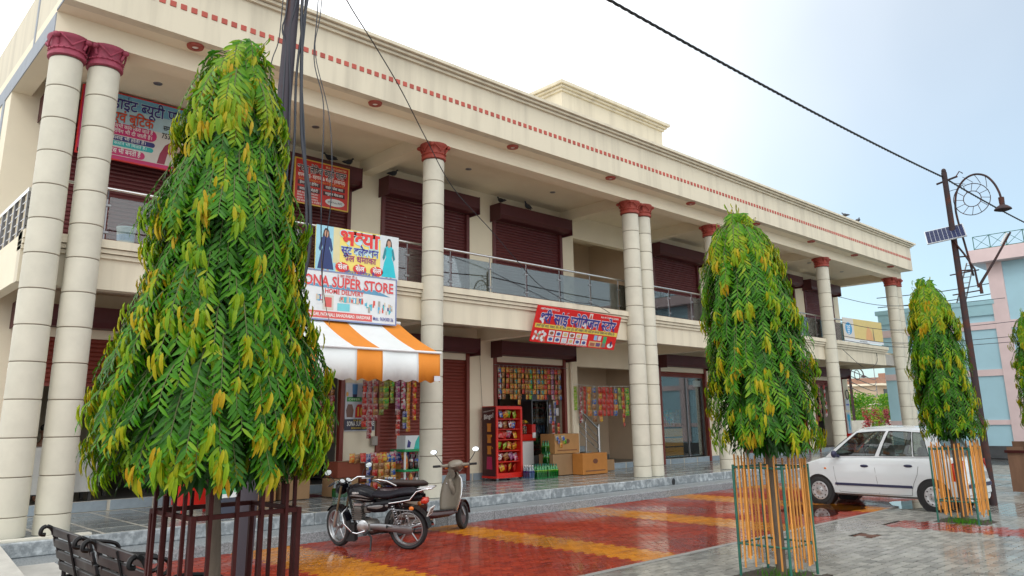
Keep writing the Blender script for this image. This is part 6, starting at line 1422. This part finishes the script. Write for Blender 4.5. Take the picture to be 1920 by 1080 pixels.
# ------------------------------------------------------------------ benches
mat('iron_black', (.012,.012,.013), .55, spec=.25, var=.3, scale=20); mat('slat_black', (.016,.016,.018), .5, spec=.3, var=.3, scale=12, stretch=(1,.2,1), rvar=.1)
def bench(cy_, label):
    T = thing('park_bench', label, 'bench', (2.16, cy_, 0), group='benches beside the big tree')
    x0 = 2.16
    for y in (cy_-.56, cy_, cy_+.56):
        if y != cy_:
            MB().tube([(x0+p[0],y,p[1]) for p in crv([(-.15,0,0),(-.05,.22,0),(.02,.42,0),(-.03,.60,0),(-.10,.80,0),(-.15,.86,0),(-.20,.85,0),(-.21,.80,0),(-.17,.79,0)], 5)] if False else [(x0+p[0], y, p[1]) for p in crv([(-.15,0,0),(-.05,.22,0),(.02,.42,0),(-.03,.60,0),(-.10,.80,0),(-.15,.86,0),(-.20,.85,0),(-.21,.80,0),(-.17,.79,0)], 5)], .020, 6).build('leg', 'iron_black', T, smooth=60)
            MB().tube([(x0+p[0], y, p[1]) for p in crv([(.02,.40,0),(.25,.40,0),(.44,.41,0),(.49,.30,0),(.40,.16,0),(.46,0,0)], 5)], .020, 6).build('leg', 'iron_black', T, smooth=60)
            MB().tube([(x0+p[0], y, p[1]) for p in crv([(-.04,.62,0),(.12,.69,0),(.32,.68,0),(.46,.64,0),(.48,.56,0),(.42,.53,0),(.38,.58,0)], 5)], .020, 6).build('arm_rest', 'iron_black', T, smooth=60)
            for (a, b_, r_) in ((.05,.20,.09),(.30,.22,.08),(.20,.52,.07)): MB().tube([(x0+a+r_*math.cos(t), y, b_+r_*math.sin(t)) for t in [2*math.pi*k/14 for k in range(15)]], .012, 5).build('scroll', 'iron_black', T, smooth=60)
        else: MB().tube([(x0-.015,y,.44),(x0-.06,y,.60),(x0-.125,y,.84)], .012, 6).build('strap', 'iron_black', T, smooth=60)
    for k in range(4):
        t = k/3; x, z = x0-.005-.10*t, .50+.105*k; MB().bbox(-.012,.012,-.62,.62,-.042,.042,.006).xf(Matrix.Translation((x,cy_,z)) @ Matrix.Rotation(R(-14),4,'Y')).build('back_slat', 'slat_black', T)
    for k in range(5): MB().bbox(x0+.05+.085*k,x0+.125+.085*k,cy_-.62,cy_+.62,.425,.445,.005).build('seat_slat', 'slat_black', T)
bench(7.92, 'black cast iron bench with dark slats, the one nearer the steps')
bench(6.56, 'black cast iron bench with dark slats, the one touching the maroon guard')

# ------------------------------------------------------------------ pigeons
mat('pigeon_grey', (.045,.05,.065), .6, var=.3, scale=20); mat('pigeon_dark', (.02,.022,.03), .5)
def pigeon_mesh():
    return body_x([(-.17,0,.085,.018,.006),(-.11,0,.10,.035,.016),(-.06,0,.12,.055,.045),(0,0,.135,.065,.062),(.06,0,.15,.058,.062),(.095,0,.175,.040,.050),(.115,0,.205,.027,.034),(.125,0,.235,.024,.026),(.145,0,.248,.024,.024),(.165,0,.245,.012,.013)], 12, 2).mesh('body', smooth=70)
pg_body = pigeon_mesh(); pg_body.materials.append(MAT['pigeon_grey'])
pg_wing = body_x([(-.16,0,.105,.008,.008),(-.08,0,.125,.012,.035),(.02,0,.145,.012,.045),(.06,0,.155,.006,.02)], 8, 2).mesh('wing', smooth=70); pg_wing.materials.append(MAT['pigeon_dark'])
pg_beak = MB().tube([(.165,0,.243),(.195,0,.234)], [.007,.001], 6).mesh('beak'); pg_beak.materials.append(MAT['pigeon_dark'])
pg_leg = MB().tube([(.01,0,.09),(.015,0,.006),(.045,0,.004)], .005, 5).mesh('leg'); pg_leg.materials.append(MAT['capital_red'])
def pigeon(x, y, z, rz, label):
    T = thing('pigeon', label, 'pigeon', (x,y,z), rz, 'pigeons on the building', local=True)
    inst('body', pg_body, T, (0,0,0)); inst('beak', pg_beak, T, (0,0,0))
    for s_ in (-1,1): inst('wing', pg_wing, T, (0,s_*.055,0)); inst('leg', pg_leg, T, (0,s_*.022,0))
pigeon(8.34,14.80,7.53,2.4,'pigeon perched above the red ladies parlour sign, the one facing away'); pigeon(8.80,14.78,7.53,.3,'pigeon perched above the red ladies parlour sign, near the box corner')
pigeon(10.05,14.80,7.53,.2,'pigeon on the shutter box behind the single front column'); pigeon(14.60,14.78,7.53,3.4,'pigeon in the middle of the shutter box left of the stair bay'); pigeon(13.60,14.80,7.53,1.5,'pigeon at the corner of the shutter box left of the stair bay')
pigeon(28.35,11.62,9.06,1.2,'pigeon on the roof cornice, the upright one'); pigeon(29.5,11.62,9.06,.1,'pigeon on the roof cornice, the hunched one nearer the roof end')
# ------------------------------------------------------------------ the blue building at the end of the walkway, and what lies beyond
mat('wall_blue', (.36,.57,.66), .8, var=.05, scale=1.2, bump=.1); mat('wall_pink', (.64,.51,.51), .8, var=.06, scale=2); mat('wall_blue_dark', (.30,.50,.56), .8, var=.06); mat('plinth_dark', (.06,.065,.07), .8, var=.2, scale=4); mat('brick_far', (.34,.19,.13), .85, var=.2, scale=6); mat('window_dark', (.03,.035,.04), .15)
BB_ = thing('blue_building', 'pale blue building with pink bands and roof railing beyond the car', 'building', (41,5,0))
MB().box(37.0,46,9.35,14.2,0,6.35).build('wall', 'wall_blue', BB_); MB().box(37.0,46,-14,9.35,0,8.1).build('wall', 'wall_blue', BB_)
MB().box(36.9,46.1,9.36,14.3,6.351,6.55).build('roof_edge', 'wall_blue_dark', BB_)
MB().box(36.93,46,9.36,14.2,5.9,6.35).build('parapet_band', 'wall_blue_dark', BB_)
MB().box(36.4,46.2,-14,9.95,8.101,8.65).build('roof_slab', 'wall_pink', BB_)
for z0, z1 in ((5.30,5.62),(3.35,3.62),(1.35,1.55)): MB().box(36.95,37.0,-14,14.2,z0,z1).build('pink_band', 'wall_pink', BB_)
for y in (9.15,5.2,1.0,-3): MB().box(36.92,37.0,y-.28,y+.28,.55,(6.35 if y > 9.4 else 8.1)).build('pink_pier', 'wall_pink', BB_)
MB().box(36.9,37.0,-14,14.2,0,.5).build('plinth', 'plinth_dark', BB_)
rl = MB()
for k in range(18):
    y0 = 9.7-.62*k
    for z in (8.7,9.25): rl.tube([(36.6,y0,z),(36.6,y0-.62,z)], .015, 4)
    rl.tube([(36.6,y0,8.65),(36.6,y0,9.25)], .018, 4); rl.tube([(36.6,y0,8.7),(36.6,y0-.62,9.25)], .010, 4); rl.tube([(36.6,y0,9.25),(36.6,y0-.62,8.7)], .010, 4)
rl.build('roof_railing', 'guard_green', BB_)
LD = thing('ladder', 'metal ladder leaning between the two roofs of the blue building', 'ladder', (37.8,10.2,6.55))
for dx in (0,.35): MB().tube([(37.3,10.55+dx,6.56),(37.3,9.98+dx*.8,8.3)], .03, 6).build('rail', 'steel_dark', LD)
for k in range(7):
    t = (k+.5)/7; MB().tube([(37.3,10.55-.57*t,6.56+1.74*t),(37.3,10.9-.64*t,6.56+1.74*t)], .02, 5).build('rung', 'steel_dark', LD)
WT = thing('water_tank', 'small black water tank on the lower blue roof', 'water tank', (38,13.0,6.55)); MB().lathe([(0,0),(.25,0),(.27,.1),(.26,.2),(.27,.3),(.25,.42),(.15,.5),(.1,.55),(0,.55)], (38,12.8,6.56), seg=16).build('tank_body', 'black', WT, smooth=40); MB().lathe([(0,.06),(.1,.05),(.11,0)], (38,12.8,7.1), seg=12).build('lid', 'black', WT, smooth=40)
for k, z in enumerate((6.75,7.2)): wire('%s wire strung along the lower blue roof' % ('lower','upper')[k], [(37.1,14.2,z),(37.1,11.5,z-.05),(37.1,9.4,z+.05)], .02)
BK = thing('stacked_chairs', 'dark plastic chairs stacked against the foot of the blue wall', 'chair', (35.6,7.2,0))
for k in range(5):
    z = .1+.16*k; MB().bbox(35.4,35.8,7.0,7.42,z,z+.05,.01).box(35.75,35.80,7.0,7.42,z+.05,z+.14).build('chair', 'black', BK)
for x in (35.43,35.77):
    for y in (7.03,7.39): MB().box(x-.02,x+.02,y-.02,y+.02,0,.1).build('leg', 'black', BK)
def far_tree(x, y, h, rx, seed, label, tint=.45, red=False, z0=None, cat='tree', name='leafy_tree', n=900, ls=.28):
    rnd = random.Random(seed); T = thing(name, label, cat, (x,y,0)); z0 = z0 if z0 is not None else h*.3
    MB().tube([(x,y,-.03),(x+.05,y,h*.4),(x,y,h*.75)], [.10,.07,.03] if not red else [.04,.03,.02], 7).build('trunk', 'bark', T)
    vs_, fs, tn = [], [], []
    cl = [(rnd.gauss(0,.45), rnd.gauss(0,.45), rnd.uniform(-.9,.9), rnd.uniform(.35,.65)) for _ in range(16)]
    for _ in range(n):
        a, b_, c_, r_ = rnd.choice(cl); d = Vector((rnd.gauss(0,1), rnd.gauss(0,1), rnd.gauss(0,1))).normalized()*r_*rnd.uniform(.6,1)
        p = Vector((x+rx*(a*.8+d.x), y+rx*(b_*.8+d.y), (z0+h)/2 + (h-z0)/2*max(-1,min(1,c_*.75+d.z*.6))))
        u = Vector((rnd.gauss(0,1), rnd.gauss(0,1), rnd.gauss(0,.6))).normalized(); w_ = u.cross(Vector((rnd.gauss(0,1), rnd.gauss(0,1), rnd.gauss(0,1)))).normalized(); s_ = ls*rnd.uniform(.6,1.2)
        b0 = len(vs_); vs_ += [(p-u*s_*.5)[:], (p+w_*s_*.22)[:], (p+u*s_*.5)[:], (p-w_*s_*.22)[:]]; fs.append((b0,b0+1,b0+2,b0+3)); tn.append(max(0, min(.68, tint+rnd.gauss(0,.1)+.12*d.z)))
    me = bpy.data.meshes.new('crown'); me.from_pydata([(p[0]-x,p[1]-y,p[2]) for p in vs_], [], fs); me.materials.append(MAT['leaf'] if not red else MAT['red_leaf'])
    at = me.attributes.new('tint','FLOAT','FACE'); at.data.foreach_set('value', tn); o = bpy.data.objects.new('crown', me); COL.objects.link(o); o.parent = T; o['kind'] = 'stuff'
mat('red_leaf', (.24,.015,.02), .5, col2=(.42,.06,.05), scale=9, objrand=.2)
for k, (x, y, h, rx) in enumerate(((64,27.5,4.0,2.0),(68,29.0,4.3,2.2),(72,28.5,4.1,2.2),(76.5,29.2,4.1,2.2),(80,30,4.0,2.2),(61,28.5,3.0,1.4))):
    far_tree(x,y,h,rx,40+k,'leafy green tree beyond the building end, %s counting away from it' % ORD[k], .5, z0=1.0, n=1500)
for k, (x, y, h, red) in enumerate(((53.0,21.8,2.5,True),(54.0,21.9,2.2,False),(54.9,22.0,2.5,True),(55.9,22.1,2.4,False),(56.7,22.2,2.5,True),(57.6,22.3,2.6,True))):
    far_tree(x,y,h,.42,60+k,'%s column shaped shrub in the row beyond the car, %s from the columns side' % (('dark red' if red else 'yellow green'), ORD[k]), .6, red, .15, 'shrub', 'column_shrub', 500, .16)
MB().box(50,75,24.0,24.2,0,1.5).build('garden_wall', 'cream_dado', label='low beige garden wall behind the row of column shrubs', cat='wall')
HS = thing('brick_house', 'small brick and plaster house beyond the green trees', 'house', (105,42,0))
mat('plaster_tan', (.52,.40,.28), .85, var=.12)
MB().box(101,112,40,48,0,5.6).build('wall', 'plaster_tan', HS); MB().box(101,112,39.8,40,3.3,5.6).build('plaster_front', 'cream', HS) if False else None
MB().box(100.7,112,39.3,48,3.2,3.45).build('floor_slab', 'cream', HS); MB().box(100.6,112,39.2,48,5.6,5.85).build('roof_slab', 'cream', HS); MB().box(100.9,112,39.6,48,5.851,6.6).build('parapet', 'brick_far', HS)
for x0, x1, z0, z1, m in ((103.0,104.3,4.0,5.2,'window_dark'),(105.6,106.8,3.46,5.4,'brick_far'),(107.2,109.0,3.9,5.3,'window_dark')):
    w_ = MB().box(x0,x1,39.93,39.99,z0,z1).build('window', m, HS); MB().box(x0-.1,x1+.1,39.90,39.93,z0-.15,z0-.02).build('sill', 'cream', w_)
MB().box(104.5,105.4,39.94,39.995,3.5,5.5).build('pier', 'cream', HS); MB().box(107.0,108.6,40.5,42,6.6,7.4).build('tank_room', 'brick_far', HS)
for x in (102,108): MB().tube([(x,40.5,6.6),(x,40.5,8.4)], .05, 5).build('antenna_mast', 'steel_dark', HS)
for k, (x, y) in enumerate(((60.6,26),(62.2,26.6))):
    T = thing('street_lamp', ('nearer','farther')[k]+' slim street lamp beyond the end of the building', 'street lamp', (x,y,0)); MB().tube([(x,y,0),(x,y,5.7-.2*k)], .07, 8).build('post', 'pole_rust', T, smooth=60)
    if k: MB().tube(crv([(x,y,4.7),(x+.3,y,5.4),(x+1.1,y-.1,5.7),(x+1.9,y-.2,5.4),(x+2.1,y-.2,5.0)]), .05, 6).build('lamp_arm', 'pole_rust', T, smooth=60); MB().tube([(x+1.1+.5*math.cos(a),y-.1,5.05+.4*math.sin(a)) for a in [2*math.pi*q/20 for q in range(21)]], .03, 5).build('spiral_ring', 'pole_rust', T); MB().lathe([(0,.1),(.1,.1),(.3,-.05),(0,-.1)], (x+2.1,y-.2,4.95), seg=12).build('lamp_head', 'pole_rust', T)
for k in range(4): wire('%s far wire between the street lamps and the brick house' % ORD[k], [(60,25.9,5.4-.45*k),(75,30,5.2-.55*k),(101,40,6.6-.5*k)], .035)
# ------------------------------------------------------------------ person seated behind the cloth covered table
mat('skin', (.22,.11,.065), .55, var=.1); mat('hair', (.012,.010,.010), .6); mat('shirt_blue', (.20,.38,.52), .8, var=.08); mat('trousers', (.04,.04,.05), .8)
PE = thing('person', 'person in a light blue shirt seated behind the cloth covered table', 'person', (3.55,15.98,.52), local=True)
J = [((0,0,.48),(.15,.11)),((0,0,.68),(.13,.10)),((0,-.01,.88),(.16,.10)),((0,-.01,1.0),(.07,.06)),((0,-.02,1.06),(.05,.05)),((0,-.03,1.14),(.072,.085)),((0,-.03,1.24),(.068,.085)),
     ((-.19,0,.92),.055),((-.25,-.10,.70),.045),((-.14,-.34,.68),.036),((-.10,-.42,.69),.028),((.19,0,.92),.055),((.25,-.10,.70),.045),((.14,-.34,.68),.036),((.10,-.42,.69),.028),
     ((-.10,-.02,.46),.085),((-.13,-.40,.46),.065),((-.13,-.42,.08),.045),((-.13,-.55,.04),.035),((.10,-.02,.46),.085),((.13,-.40,.46),.065),((.13,-.42,.08),.045),((.13,-.55,.04),.035)]
E_ = [(0,1),(1,2),(2,3),(3,4),(4,5),(5,6),(2,7),(7,8),(8,9),(9,10),(2,11),(11,12),(12,13),(13,14),(0,15),(15,16),(16,17),(17,18),(0,19),(19,20),(20,21),(21,22)]
try:
    bdy = bpy.data.meshes.new('body'); bdy.from_pydata([j[0] for j in J], E_, [])
    bm = bmesh.new(); bm.from_mesh(bdy); lay = bm.verts.layers.skin.verify()
    for v_, j in zip(bm.verts, J): v_[lay].radius = j[1] if isinstance(j[1], tuple) else (j[1], j[1]); v_[lay].use_root = (j is J[0])
    bm.to_mesh(bdy); bm.free(); bdy.materials.append(MAT['skin'])
    o = bpy.data.objects.new('body', bdy); COL.objects.link(o); o.parent = PE; o.modifiers.new('skin','SKIN').use_smooth_shade = True; o.modifiers.new('sub','SUBSURF').render_levels = 2
    def cloth(name, idx, grow, m):
        q = {a: k for k, a in enumerate(idx)}; me_ = bpy.data.meshes.new(name); me_.from_pydata([J[a][0] for a in idx], [(q[a],q[b]) for a, b in E_ if a in q and b in q], [])
        bm = bmesh.new(); bm.from_mesh(me_); lay = bm.verts.layers.skin.verify()
        for v_, a in zip(bm.verts, idx): r_ = J[a][1] if isinstance(J[a][1], tuple) else (J[a][1],)*2; v_[lay].radius = (r_[0]+grow, r_[1]+grow); v_[lay].use_root = (a == idx[0])
        bm.to_mesh(me_); bm.free(); me_.materials.append(MAT[m]); c_ = bpy.data.objects.new(name, me_); COL.objects.link(c_); c_.parent = PE; c_.modifiers.new('skin','SKIN').use_smooth_shade = True; c_.modifiers.new('sub','SUBSURF').render_levels = 2
    cloth('shirt', [1,2,7,8,11,12], .016, 'shirt_blue'); cloth('trousers', [0,15,16,17,19,20,21], .014, 'trousers')
finally:
    pass
MB().ell((0,-.012,1.245),.082,.10,.075,14,8).build('hair', 'hair', PE, smooth=70)
for s_ in (-1,1): MB().ell((s_*.03,-.118,1.185),.013,.008,.008,8,5).build('eye', pm(WHT), PE, smooth=70); MB().ell((s_*.078,-.03,1.175),.012,.022,.03,8,5).build('ear', 'skin', PE, smooth=70)
MB().tube([(0,-.112,1.19),(0,-.135,1.155),(0,-.115,1.145)], [.008,.014,.010], 6).build('nose', 'skin', PE, smooth=70); MB().ell((0,-.112,1.115),.024,.008,.008,8,5).build('mouth', pm((.25,.06,.05)), PE, smooth=70)
SL = thing('stool', 'dark stool under the person seated behind the table', 'stool', (3.55,15.98,.52), local=True)
MB().bbox(-.19,.19,-.17,.17,.34,.38,.01).build('seat', 'interior_dark', SL)
for x in (-.15,.15):
    for y in (-.13,.13): MB().box(x-.02,x+.02,y-.02,y+.02,.003,.34).build('leg', 'interior_dark', SL)
